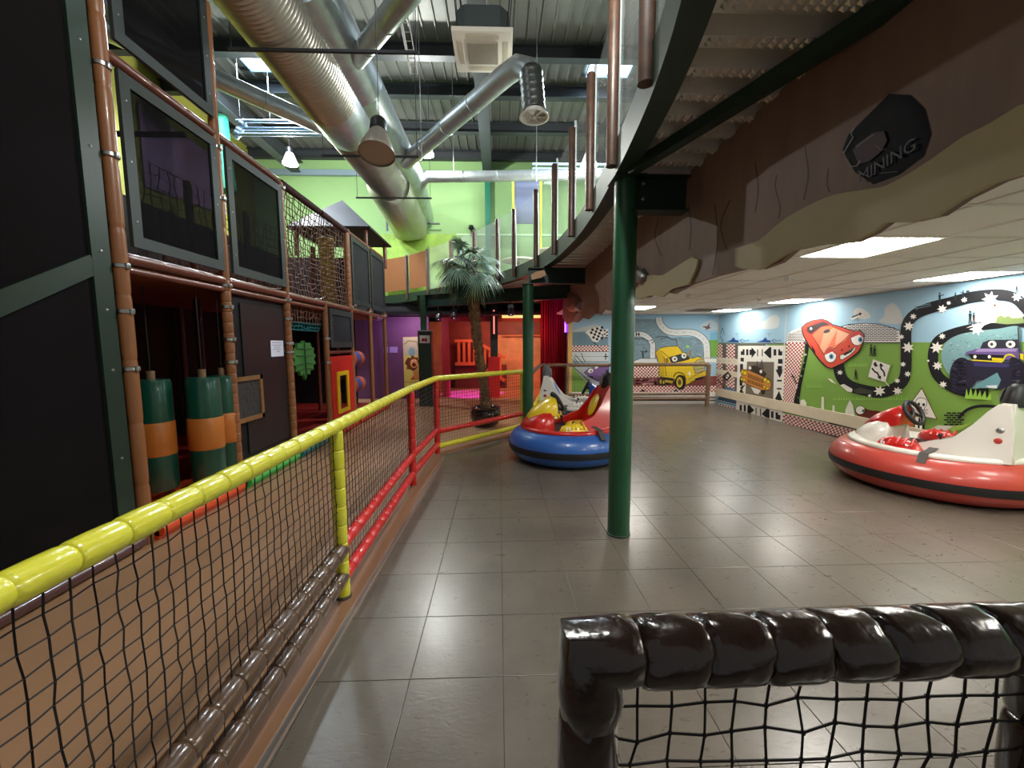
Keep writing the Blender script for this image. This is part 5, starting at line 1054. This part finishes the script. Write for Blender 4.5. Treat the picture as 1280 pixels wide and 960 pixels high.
# the left strip: checkers, white arrow board with picture
A.frame(890, 380, 6.4)
wall_rect(A, 8.55, 10.42, 0.3, 1.60, (96, 92, 86))
A.poly([(60,150),(90,140),(95,300),(60,310)], SKY); A.line([(85,190),(70,240),(100,250),(85,190)], 4, (60, 90, 120)); A.line([(70,255),(90,310)], 4, (40, 60, 90))
A.checker([(35,318),(85,316),(85,712),(35,690)], 4, 30, WH, RD); A.checker([(115,316),(185,318),(180,735),(110,715)], 5, 30, WH, RD)
A.poly([(35,425),(205,440),(205,490),(35,470)], CRM); A.poly([(35,520),(205,545),(205,590),(35,560)], CRM)
for x in (60, 100, 140, 180): A.poly([(x-12,445),(x+12,447),(x+12,462),(x-12,460)], (210, 200, 190), up=False)
A.poly([tuple(p) for p in curve([(70,690),(100,665),(160,670),(190,700),(190,735),(90,712)], 4, True)], (88, 124, 160)); A.line([(90,690),(170,700)], 5, (20, 40, 80)); A.line([(45,600),(120,700)], 6, BK)
A.poly([(60,735),(205,775),(205,800),(45,760)], (60, 90, 120)); A.line([(40,760),(200,800)], 5, BK); A.line([(40,775),(200,815)], 5, BK)
A.line([(60,316),(600,318)], 12, (104, 116, 100)); 
for cx_, s_ in ((170, 1), (425, 1.15)):
    A.poly([(cx_-60*s_,305),(cx_-20,290),(cx_+5,265),(cx_+18,288),(cx_+45,292),(cx_+45,308)], (28, 72, 140)); A.line([(cx_+55,292),(cx_+75,282),(cx_+95,296),(cx_+75,306),(cx_+55,292)], 5, (28, 72, 140)); A.line([(cx_+95,296),(cx_+130,290)], 4, (28, 72, 140))
    A.line([(cx_+30,235),(cx_+35,262)], 3, (110, 130, 150)); A.line([(cx_+15,238),(cx_+50,236)], 3, (110, 130, 150))
A.poly([(210,335),(590,332),(570,830),(560,950),(190,860),(196,770)], WH)
A.shape([(283,462),(497,465),(490,775),(270,730)], (118, 108, 96), 3, (90, 84, 76)); A.poly([(345,520),(362,450),(380,500),(400,440),(420,520)], (86, 80, 74))
for q in ([(232,378),(246,378),(246,362),(262,362),(262,408),(232,408)], [(275,362),(292,362),(292,410),(275,410)], [(302,365),(318,365),(318,345),(354,387),(318,432),(318,408),(302,408)], [(362,362),(370,362),(370,418),(362,418)], [(400,362),(408,362),(408,418),(400,418)],
          [(415,388),(462,345),(476,345),(476,432),(462,432)], [(494,362),(516,362),(516,412),(494,412)], [(532,362),(546,362),(546,378),(564,378),(564,412),(532,412)], [(530,440),(566,440),(566,478),(530,478)], [(526,495),(562,495),(562,525),(576,525),(543,592),(510,525),(526,525)],
          [(522,606),(560,606),(560,620),(522,620)], [(520,672),(558,672),(558,684),(520,684)], [(538,694),(566,770),(552,770),(552,800),(514,790),(514,762),(504,762)], [(230,430),(256,430),(256,462),(230,458)], [(226,480),(250,480),(250,560),(226,545)],
          [(228,578),(262,600),(246,604),(244,660),(222,650),(222,605)], [(236,670),(258,720),(258,745),(222,738),(222,700)],
          [(222,806),(240,808),(240,856),(222,850)], [(256,806),(272,808),(272,862),(256,858)], [(286,812),(300,806),(340,850),(296,885),(284,872)], [(350,830),(358,830),(358,886),(350,884)], [(386,836),(394,838),(394,896),(386,894)], [(398,880),(440,836),(462,845),(462,915),(430,905)], [(474,858),(494,860),(494,915),(474,910)], [(510,866),(530,868),(530,885),(550,890),(548,928),(510,920)]): A.poly(q, BK, up=False)
A.poly([(205,860),(560,950),(560,958),(190,866)], (238, 232, 216)); A.line([(92,580),(130,548),(150,575),(120,612),(92,580)], 18, BK)
# orange grille on the picture
A.poly([(270,640),(240,690),(225,668)], (60, 54, 50)); A.poly([(300,500),(340,490),(400,520),(440,560),(410,600),(280,560)], (52, 44, 40))
A.shape([(232,520),(300,530),(380,565),(470,610),(478,640),(466,688),(400,690),(300,650),(228,612),(238,570)], (205, 138, 70), 5, (34, 22, 16))
for i in range(11): 
    x = 292+i*11.5; y = 556+i*4.2; A.poly([(x,y),(x+6,y+2),(x+3,y+36),(x-3,y+34)], (60, 30, 18), up=False); A.poly([(x-4,y+44),(x+2,y+46),(x-1,y+74),(x-7,y+72)], (60, 30, 18), up=False)
for x, y, r in ((246,543,13),(266,553,17),(240,600,12),(260,606,12),(427,606,17),(452,622,15),(420,664,11),(446,676,11)): A.ell(x, y, r, r*1.1, (58, 34, 16), n=14); A.ell(x, y, r*.78, r*.86, (236, 216, 40), n=14)
A.ell(306, 512, 12, 14, WH, n=12); A.ell(394, 540, 11, 14, WH, n=12)
A.poly([(312,662),(350,672),(394,690),(372,722),(340,712)], (232, 228, 220)); A.poly([(395,692),(430,690),(425,720),(400,728)], (40, 34, 34))
# checkered road and black road down the left of the grass
A.checker([(598,305),(748,308),(655,828),(568,806)], 10, 36, WH, RD)
A.poly([(780,330),(766,420),(720,640),(700,760),(705,834),(655,828),(660,760),(700,600),(745,420),(748,310)], BK)
for x, y, r in ((750,405,14),(736,520,9),(717,575,11),(682,664,9),(690,748,12),(740,470,7)): A.star(x, y, r)
A.line([(640,580),(672,590),(640,560),(680,640),(660,600)], 9, BK)
A.poly([(560,870),(1210,1010),(1200,1080),(560,920)], WH); A.lay += 1
A.frame(880, 350, 3.2); A.checker([(318,534),(600,600),(575,634),(318,572)], 34, 5, WH, RD); A.poly([(318,574),(575,636),(570,642),(318,580)], BK); A.poly([(500,575),(640,606),(640,600),(500,566)], BK)
A.checker([(60,494),(125,510),(120,520),(55,503)], 12, 2, WH, RD)
# brick dome, sky banner, grass tufts
A.frame(890, 380, 6.4)
A.poly([(602,250),(640,215),(700,190),(745,185),(748,300),(602,306)], WH); A.bricks(lambda x, y: x > 600 and x < 745 and y > 240-(x-600)*0.35 and y < 300, 602, 745, 200, 300, 20, 9, (28, 40, 84), 4)
dome = [(1080+x/6.4, 350+y/6.4) for x, y in ((-330,500),(-330,450),(-240,395),(-120,355),(20,346),(120,352),(220,378),(290,402),(295,500))]
A.frame(0, 0, 1); A.shape(dome, WH, 1.0, (36, 60, 90))
def indome(x, y):
    n_ = len(dome); ins = False
    for i in range(n_):
        (x0, y0), (x1, y1) = dome[i], dome[(i+1) % n_]
        if (y0 > y) != (y1 > y) and x < (x1-x0)*(y-y0)/(y1-y0)+x0: ins = not ins
    return ins
A.bricks(indome, 1029, 1126, 404, 428, 4.9, 1.75, (28, 40, 84), 0.75)
A.frame(890, 380, 6.4)
for (x, y, n_) in ((1095,500,12),(760,670,10)):
    for i in range(n_): A.poly([(x+i*13,y),(x+i*13+5,y-random.uniform(25,50)),(x+i*13+9,y)], (150, 204, 96), up=False)
A.frame(1080, 350, 6.4)
for i in range(30): x = -240+i*20; A.poly([(x,960),(x+6,960-random.uniform(20,60)),(x+12,960)], (156, 206, 100), up=False)
# skyline in white
A.frame(890, 380, 6.4)
for q in ([(708,830),(712,770),(740,762),(760,790),(756,836)], [(785,838),(785,818),(806,820),(806,842)], [(876,862),(880,744),(900,742),(902,866)], [(930,870),(945,850),(950,872)], [(965,875),(970,810),(984,812),(986,880)], [(1060,900),(1072,850),(1088,805),(1108,768),(1130,808),(1140,855),(1150,905)], [(1010,890),(1020,880),(1060,885),(1060,905)], [(705,828),(1060,886),(1060,908),(705,845)]): A.poly(q, (226, 228, 214), up=False)
for k in range(4): A.line([(1075+k*20,860),(1078+k*20,905)], 3, (150, 170, 130), up=False)
# long road with stars
A.frame(1080, 350, 6.4)
def road(pts, w, c=BK, n=6): A.line([tuple(p) for p in curve(pts, n)], w, c)
road([(-190,640),(-200,700),(-170,790),(-100,850),(20,885),(140,900),(240,870),(315,810),(340,720),(342,560),(342,400),(370,320),(440,260),(560,215),(700,180),(850,140),(1000,120),(1120,120),(1220,150),(1290,220),(1330,320)], 88)
A.poly([(640,170),(900,130),(1100,170),(1100,60),(640,120)], BK) if False else None
road([(1330,330),(1200,340),(1000,370),(860,395),(720,430),(610,480),(565,560),(562,680),(610,780),(720,860),(860,900),(1000,910)], 84)
A.poly([tuple(p) for p in curve([(870,330),(900,270),(960,200),(1060,175),(1180,190),(1270,260),(1270,300),(1100,340)], 4, True)], (228, 220, 196))
A.poly([(1060,345),(1070,300),(1100,280),(1130,300),(1160,285),(1190,305),(1280,300),(1290,345),(1150,355)], (126, 146, 92)); A.line([(1052,200),(1078,290)], 6, (70, 64, 60)); A.poly([(1040,195),(1062,192),(1064,208),(1044,210)], (90, 60, 50))
A.poly([tuple(p) for p in curve([(660,500),(760,440),(900,410),(1080,390),(1245,372),(1260,500),(1260,780),(1080,800),(900,870),(720,790),(650,700),(625,600)], 5, True)], (124, 164, 168))
A.lay += 1
for i in range(150):
    x = random.uniform(680, 1230); y = random.uniform(430, 760)
    A.poly([(x,y),(x+random.uniform(12,26),y+random.uniform(-5,5)),(x+random.uniform(10,20),y+6),(x+2,y+5)], random.choice([(80, 122, 140), (160, 196, 196), (96, 140, 150)]), up=False)
A.lay += 1
for x, y, r in ((365,370,40),(400,292,26),(632,232,38),(684,184,18),(808,158,24),(1018,152,62),(1232,135,38),(358,540,46),(305,455,22),(318,674,22),(355,752,26),(272,806,22),(130,888,44),(274,888,36),(50,925,14),(588,540,50),(632,450,26),(594,686,38),(638,836,30),(768,886,18),(520,646,12),(910,392,55)): A.star(x, y, r)
A.poly([(820,385),(900,350),(1060,330),(1000,350),(940,375),(880,372)], (236, 234, 224))
# silhouettes
def person(x, y, h, c=(44, 52, 60), arm=0):
    A.ell(x, y-h*.9, h*.08, h*.1, c, n=10); A.poly([(x-h*.12,y-h*.78),(x+h*.12,y-h*.78),(x+h*.09,y-h*.4),(x+h*.13,y),(x+h*.04,y),(x,y-h*.38),(x-h*.05,y),(x-h*.13,y),(x-h*.09,y-h*.4)], c, up=False)
    if arm: A.line([(x, y-h*.7), (x+arm*h*.4, y-h*.8)], h*.07, c, up=False)
person(62, 610, 95, BK); person(90, 612, 88, BK); person(856, 352, 108, (40, 48, 60)); person(886, 345, 86, (40, 48, 60)); person(612, 188, 88, arm=1); person(738, 160, 62); person(800, 152, 70, arm=-1); A.ell(838, 92, 16, 10, (60, 66, 70), n=8); person(1228, 104, 62)
A.line([(412,215),(540,190)], 6, (120, 150, 160)); A.line([(415,232),(545,204)], 4, (120, 150, 160)); A.line([(430,212),(430,240)], 4, (120, 150, 160))
A.frame(890, 380, 6.4); person(1155, 605, 80, BK)
A.poly([(930,595),(960,600),(1000,640),(960,625)], WH); A.poly([(1030,650),(1060,640),(1130,680),(1125,705),(1090,700)], WH); A.star(1030, 548, 22); A.poly([(1135,690),(1190,668),(1290,695),(1290,720),(1160,715)], (66, 72, 56))
# arrow sign on the sky
A.poly([(1118,112),(1210,62),(1215,92),(1122,130)], WH); A.poly([(1124,102),(1185,76),(1183,66),(1208,74),(1190,98),(1187,86),(1126,112)], BK); A.line([(1172,108),(1180,160)], 6, (150, 160, 170))
# bicycle road sign
A.frame(1080, 350, 6.4)
A.shape([(78,632),(218,682),(178,818),(38,776)], WH, 6, (150, 170, 130)); A.poly([(80,672),(98,652),(118,690),(95,694)], BK); A.line([tuple(p) for p in curve([(70,705),(95,735),(115,745),(130,780)], 4)], 13, BK); A.poly([(112,775),(146,765),(140,800)], BK); A.line([tuple(p) for p in curve([(150,680),(142,705),(165,735),(172,772)], 4)], 13, BK); A.poly([(128,690),(140,662),(165,690)], BK); A.line([(160,790),(208,850)], 8, (220, 222, 210))
# red cartoon car
A.frame(890, 380, 6.4)
car = [(722,190),(760,155),(820,130),(890,122),(930,135),(970,165),(1060,190),(1130,215),(1190,210),(1225,245),(1215,310),(1180,380),(1130,420),(1060,470),(960,515),(920,500),(870,450),(830,400),(780,330),(740,255)]
A.poly([(x*1.0+(4 if x > 950 else -4), y+6) for x, y in car], BK); A.shape(car, (214, 84, 66), 7, (50, 20, 24))
A.poly([(745,210),(830,140),(890,128),(930,140),(965,168),(880,180),(800,250)], (190, 60, 56)); A.poly([(765,185),(900,138),(950,165),(880,182),(800,240),(770,225)], (66, 58, 60)); A.ell(798, 197, 10, 10, WH, n=10)
A.poly([(805,250),(885,185),(960,175),(1110,240),(1060,300),(1000,350),(900,400),(860,330)], (232, 122, 92)); A.poly([(900,240),(975,190),(1010,205),(930,350),(900,395),(870,345)], (240, 164, 132)); A.poly([(990,330),(1010,205),(1110,240),(1070,290)], (244, 176, 146))
A.line([(805,250),(900,400)], 5, (60, 24, 26)); A.line([(900,400),(1000,350),(1110,240),(960,172)], 5, (60, 24, 26)); A.ell(925, 218, 28, 14, (70, 70, 74), rot=-0.3); A.poly([(795,320),(830,370),(840,420),(815,385)], (60, 24, 26))
A.shape([(1030,412),(1060,400),(1140,350),(1160,345),(1150,372),(1110,410),(1050,446),(1032,440)], WH, 5, BK); A.poly([(1056,404),(1150,350),(1120,385),(1070,412)], BK)
for (x, y, r, ry) in ((955,408,50,62),(1170,272,54,62)):
    A.ell(x, y, r, ry, BK); A.ell(x, y, r*.92, ry*.93, (244, 242, 240)); A.poly([(x+r*.9*math.cos(a), y+ry*.92*math.sin(a)) for a in [PI+i*PI/10 for i in range(11)]]+[(x+r*.3, y-ry*.45), (x-r*.4, y-ry*.2)], (196, 70, 56))
A.ell(962, 420, 18, 22, (92, 150, 190)); A.ell(962, 420, 8, 11, BK); A.ell(1196, 285, 18, 22, (92, 150, 190)); A.ell(1196, 285, 8, 11, BK); A.ell(1048, 368, 6, 8, BK); A.ell(1104, 338, 6, 8, BK)
# skull sign
A.frame(1030, 440, 4.572)
A.poly([(520,380),(585,380),(580,460),(522,455)], BK); A.poly([(530,370),(548,372),(540,458),(525,455)], WH); A.poly([(558,372),(570,374),(566,458),(552,458)], WH)
A.shape([(566,206),(653,384),(462,348)], WH, 9, (90, 48, 34))
A.shape([tuple(p) for p in curve([(532,290),(540,268),(565,262),(590,272),(594,300),(582,318),(580,334),(552,332),(548,314)], 4, True)], (244, 244, 238), 3, BK); A.ell(549, 298, 8, 9, BK, n=12); A.ell(577, 301, 8, 9, BK, n=12); A.ell(563, 315, 4, 5, BK, n=8); A.line([(550,326),(580,329)], 3, BK)
A.line([(515,325),(600,352)], 8, BK); A.line([(517,352),(602,330)], 8, BK); A.line([(515,325),(600,352)], 4, WH); A.line([(517,352),(602,330)], 4, WH)
# brown creature car, brick pile, black arc, plane
A.poly([tuple(p) for p in curve([(185,330),(215,308),(260,330),(340,345),(330,400),(250,395),(200,365)], 4, True)], (98, 34, 30)); A.ell(214, 332, 28, 26, BK); A.ell(214, 332, 25, 23, WH); A.ell(232, 336, 8, 9, (60, 110, 100)); A.poly([(440,390),(520,380),(520,430),(445,425)], (176, 92, 46)); A.poly([(470,355),(500,365),(505,385),(465,380)], (226, 226, 220))
A.line([tuple(p) for p in curve([(775,380),(820,335),(880,312),(960,310),(1080,320)], 5)], 17, BK); A.bricks(lambda x, y: True, 710, 800, 345, 420, 30, 13, BK, 5)
A.poly([(620,440),(660,418),(760,425),(700,450)], (220, 224, 214)); A.poly([(720,440),(745,425),(850,405),(800,440),(740,455)], (150, 190, 90))
# monster truck
A.frame(1080, 350, 6.4)
def tyre(cx, cy, rx, ry):
    A.ell(cx, cy, rx, ry, (34, 32, 48), n=30)
    for k in range(9):
        yy = cy-ry*.8+k*ry*.2; A.line([(cx-rx*.75, yy-12), (cx-rx*.2, yy+14), (cx+rx*.35, yy+6)], 8, (92, 88, 128), up=False)
tyre(795, 770, 98, 150); tyre(1225, 790, 105, 160)
A.poly([(840,640),(1200,660),(1200,860),(1060,880),(1060,810),(920,800),(880,860),(830,860)], (40, 38, 58)); A.poly([(920,830),(1080,740),(1110,800),(1080,870),(930,862)], (110, 160, 170)); A.poly([(985,845),(1080,840),(1075,866),(1010,862)], (230, 236, 236))
A.poly([(935,560),(965,500),(1010,480),(1245,475),(1258,560)], (44, 46, 56)); A.poly([(820,600),(830,575),(930,548),(1250,545),(1290,580),(1290,620),(1160,640),(850,600)], (104, 84, 140)); A.poly([(930,550),(1245,548),(1230,572),(900,575)], (156, 138, 184))
A.poly([(845,590),(1140,602),(1125,650),(880,640)], BK); A.line([(870,640),(1120,656)], 10, (222, 206, 50)); A.poly([(1035,620),(1125,626),(1120,648),(1040,644)], (226, 206, 40)); A.line([tuple(p) for p in curve([(1125,650),(1150,605),(1200,600),(1240,640)], 4)], 12, (222, 206, 50)); A.poly([(1250,590),(1290,590),(1290,640),(1262,630)], (226, 206, 40)); A.poly([(880,655),(1180,672),(1170,700),(900,690)], (62, 58, 108)); A.ell(1212, 645, 34, 30, (34, 32, 48))
for (x, y, r) in ((1040,514,34),(1188,514,38)): A.ell(x, y, r, 29, WH); A.ell(x-4, y, r*.4, 13, (80, 80, 70)); A.ell(x-2, y, 5, 6, BK)
for x in (902, 1018): A.ell(x, 614, 13, 14, WH, n=14)
A.line([(1248,375),(1262,640)], 10, (60, 60, 70)); A.poly([(820,950),(835,870),(850,930),(870,860),(885,930),(910,870),(920,935),(945,880),(955,940),(985,885),(995,945),(1030,905),(1035,960)], (150, 200, 80))
A.build('artwork', mr)
# banner seam and wall fixings
b = MB(); sx_ = on_x(984, 390, WX).y; b.box((WX-0.02, sx_-0.01, 1.0), (WX-0.012, sx_+0.01, CEIL)); b.build('banner_seam', paint((200, 206, 206)), mr)
t = thing('crash_rail', 'cream painted crash rail running low along the long mural', 'rail', (WX, 6, 0.3), wp=True)
y = -1.3
while y < 10.3:
    b = MB(); y1 = min(y+2.4, 10.36); b.box((WX-0.075, y, 0.235), (WX-0.045, y1-0.006, 0.435)); b.build('rail_board', mat('cream_board_paint', (222, 210, 184), 0.5, var=0.06), t); y += 2.4
y = -1.0
while y < 10.3: b = MB(); b.box((WX-0.045, y, 0.25), (WX-0.014, y+0.08, 0.42)); b.build('rail_block', mat('grey_block', (120, 112, 100), 0.7), t); y += 1.2

mf = thing('mural_banner', 'far wall mural with cartoon yellow truck and winding white roads', 'mural', (4, FY, 0), wp=True)
b = MB(); b.box((1.9, FY-0.012, 0.02), (WX-0.02, FY, CEIL)); b.build('banner_cloth', paint(SKY), mf)
A = Art(lambda x, y: on_y(x, y, FY-0.0125), (0, -1, 0)); A.frame(700, 370, 6.4)
HB = (122, 148, 160)
A.poly([tuple(p) for p in curve([(110,290),(150,260),(230,240),(300,230),(330,280),(240,300)], 4, True)], (200, 206, 206)); A.poly([tuple(p) for p in curve([(1120,250),(1150,215),(1210,190),(1255,220),(1260,270),(1170,270)], 4, True)], (196, 208, 216))
A.poly([(94,290),(380,270),(380,400),(94,400)], (126, 156, 172))
for i in range(28): x = 100+i*10.5; A.line([(x,300),(x,396)], 3, (90, 120, 138), up=False)
A.poly([(590,185),(760,185),(790,260),(880,330),(1130,330),(1150,490),(590,540)], HB); A.lay += 1
for i in range(170):
    x = random.uniform(595, 1130); y = random.uniform(200, 480)
    if x > 770 and y < 320: continue
    A.line([(x,y),(x+random.uniform(14,30),y+random.uniform(-12,12))], 3, random.choice([(88, 112, 124), (160, 180, 186)]), up=False)
A.poly([(1195,350),(1262,350),(1262,490),(1195,490)], (118, 172, 78)); A.poly([(1200,300),(1262,290),(1262,352),(1200,352)], (126, 186, 214))
A.poly([(94,560),(380,560),(380,780),(94,780)], (128, 170, 82)); A.poly([(94,560),(390,560),(390,800),(300,790)], (176, 184, 190))
A.checker([(94,396),(390,396),(390,442),(94,442)], 22, 4, WH, RD); A.poly([(94,444),(390,444),(390,525),(94,525)], (206, 212, 214)); A.line([(94,444),(390,444)], 4, BK); A.line([(94,525),(390,525)], 4, BK)
A.line([(100,484),(390,484)], 3, (130, 136, 140))
A.checker([(580,550),(810,550),(830,655),(580,655)], 18, 8, WH, RD); A.poly([(580,655),(1262,640),(1262,725),(580,720)], (132, 70, 70))
for i in range(14): x = 590+i*48; A.poly([(x,665),(x+60,672),(x+20,690)], (206, 170, 164), up=False); A.poly([(x+10,695),(x+70,700),(x+30,715)], (206, 170, 164), up=False)
A.checker([(580,718),(1262,718),(1262,768),(580,768)], 50, 4, WH, RD); A.poly([(94,768),(1262,768),(1262,800),(94,800)], WH); A.poly([(94,800),(1262,800),(1262,872),(94,872)], (196, 192, 184)); A.line([(94,812),(1262,812)], 8, BK); A.line([(94,835),(1262,835)], 8, BK); A.checker([(580,862),(1262,862),(1262,884),(580,884)], 60, 2, WH, RD)
for (x0, x1, y) in ((635, 690, 765), (900, 950, 765)): A.poly([(x0,y),((x0+x1)/2,y-18),(x1,y)], BK, up=False)
def wroad(pts, w):
    P = [tuple(p) for p in curve(pts, 6)]; A.line(P, w+8, (44, 52, 60)); A.line(P, w, (222, 224, 222))
    n_ = len(P); A.lay += 1
    for i in range(0, n_-2, 3): A.line(P[i:i+2], 3, (120, 124, 128), up=False)
wroad([(590,308),(650,306),(700,330),(738,380),(740,450),(740,530)], 40)
wroad([(790,170),(800,220),(850,275),(920,292),(1040,292),(1110,315),(1165,370),(1175,440),(1175,500)], 50)
A.poly([(1150,500),(1262,500),(1262,530),(1150,530)], (230, 230, 226)); A.line([(1150,498),(1262,498)], 3, BK); A.poly([(590,520),(640,500),(770,500),(780,545),(600,545)], (214, 218, 218)); A.line([(590,520),(640,500),(770,500)], 4, BK)
# flag, scribbles, plane, purple car
fl = [(200,290),(250,260),(330,238),(345,300),(335,330),(300,370),(262,365),(232,320)]
A.poly(fl, WH); A.lay += 1
for i in range(6):
    for j in range(5):
        if (i+j) % 2: x = 228+i*19+j*9; y = 268-i*4.5+j*19; A.poly([(x,y),(x+18,y-5),(x+26,y+13),(x+8,y+18)], BK, up=False)
A.poly([(340,270),(385,262),(385,330),(345,325)], WH); A.lay += 1
for i, (x, y) in enumerate(((350,272),(368,285),(350,300),(368,312))): A.poly([(x,y),(x+14,y-3),(x+15,y+10),(x+1,y+12)], BK, up=False)
A.line([(262,365),(350,440)], 6, BK)
for (a, b_) in (((610,290),(610,322)), ((630,290),(630,322)), ((605,306),(640,306)), ((365,460),(365,510)), ((350,484),(385,484))): A.line([a, b_], 8, BK)
for ln in ([(600,345),(660,340),(715,362)], [(760,330),(840,325),(900,350),(930,345)], [(800,345),(860,330)], [(720,360),(735,350),(748,372),(730,376)], [(925,345),(940,400)], [(110,490),(160,560)], [(120,470),(190,545)], [(170,455),(185,500),(205,530)], [(100,505),(130,545)]): A.line([tuple(p) for p in curve(ln, 4)], 5, BK)
A.line([(660,440),(664,495)], 14, (60, 66, 70)); A.line([(640,440),(690,450)], 6, (60, 66, 70)); A.ell(690, 442, 9, 9, (60, 66, 70), n=8)
A.poly([(1130,245),(1180,240),(1195,215),(1195,250),(1210,255),(1190,262),(1160,275),(1168,258)], (118, 90, 82))
A.shape([(192,612),(230,580),(290,566),(390,566),(390,700),(300,680),(240,650)], (128, 98, 156), 5, (50, 34, 70)); A.ell(244, 598, 22, 18, WH, rot=-.4); A.ell(248, 602, 7, 7, BK, n=10); A.ell(290, 572, 16, 9, WH, rot=-.3); A.poly([(220,640),(260,640),(270,660),(240,655)], (60, 40, 80))
A.line([(110,570),(300,745)], 6, BK)
# yellow truck
YT = (232, 200, 44)
A.poly([(780,660),(905,650),(905,700),(840,700)], BK); A.ell(806, 685, 24, 36, (50, 46, 30)); A.ell(806, 685, 10, 18, (190, 170, 70)); A.ell(828, 690, 18, 30, (50, 46, 30)); A.ell(828, 690, 8, 14, (190, 170, 70))
A.shape([(765,450),(790,420),(850,405),(940,400),(965,430),(975,450),(1010,455),(1030,490),(1060,500),(1100,484),(1145,500),(1140,530),(1060,545),(1070,590),(1150,600),(1160,625),(1060,690),(1000,715),(960,690),(900,660),(840,652),(790,640),(795,560)], YT, 5, (70, 56, 16))
A.poly([(765,450),(795,425),(830,480),(835,640),(795,640),(795,540)], (206, 170, 30)); A.line([(830,480),(850,640)], 5, (70, 56, 16)); A.line([(810,440),(880,500)], 5, (70, 56, 16)); A.line([(870,490),(1010,455)], 5, (70, 56, 16))
A.poly([(870,495),(1000,455),(1028,490),(1040,505),(990,520),(890,540)], (56, 52, 46)); A.poly([(882,500),(1000,462),(1020,488),(900,522)], (52, 62, 78)); A.poly([(838,500),(865,495),(870,530),(845,540)], (150, 110, 40))
for (x, y, rx) in ((916,504,22),(990,478,20)): A.ell(x, y, rx, 21, WH); A.ell(x+2, y, 8, 9, (90, 90, 90)); A.ell(x+2, y, 4, 5, BK)
A.shape([(1060,545),(1100,510),(1150,505),(1160,560),(1150,600),(1080,620)], (180, 170, 120), 4, (70, 56, 16)); A.line([(1075,545),(1150,520)], 3, (90, 80, 50)); A.line([(1078,565),(1155,545)], 3, (90, 80, 50)); A.line([(1080,590),(1155,575)], 3, (90, 80, 50))
A.shape([(1030,660),(1150,600),(1195,590),(1200,610),(1160,640),(1040,690)], (222, 190, 60), 4, (70, 56, 16)); A.poly([(1080,660),(1150,640),(1140,665),(1080,675)], BK)
A.ell(962, 690, 44, 60, BK); A.ell(955, 690, 26, 42, (214, 190, 60)); A.ell(955, 690, 14, 24, (90, 80, 40)); A.line([tuple(p) for p in curve([(905,650),(930,615),(980,620),(1005,670)], 5)], 8, (70, 56, 16)); A.ell(1033, 620, 13, 15, (240, 232, 200), n=14); A.poly([(1030,440),(1042,435),(1050,475),(1036,480)], (150, 120, 50))
A.line([(900,690),(840,680)], 22, (190, 165, 50)); A.line([(1010,392),(1012,415)], 4, (150, 230, 80)); A.ell(1022, 403, 10, 9, (150, 230, 80), n=10)
A.build('artwork', mf)
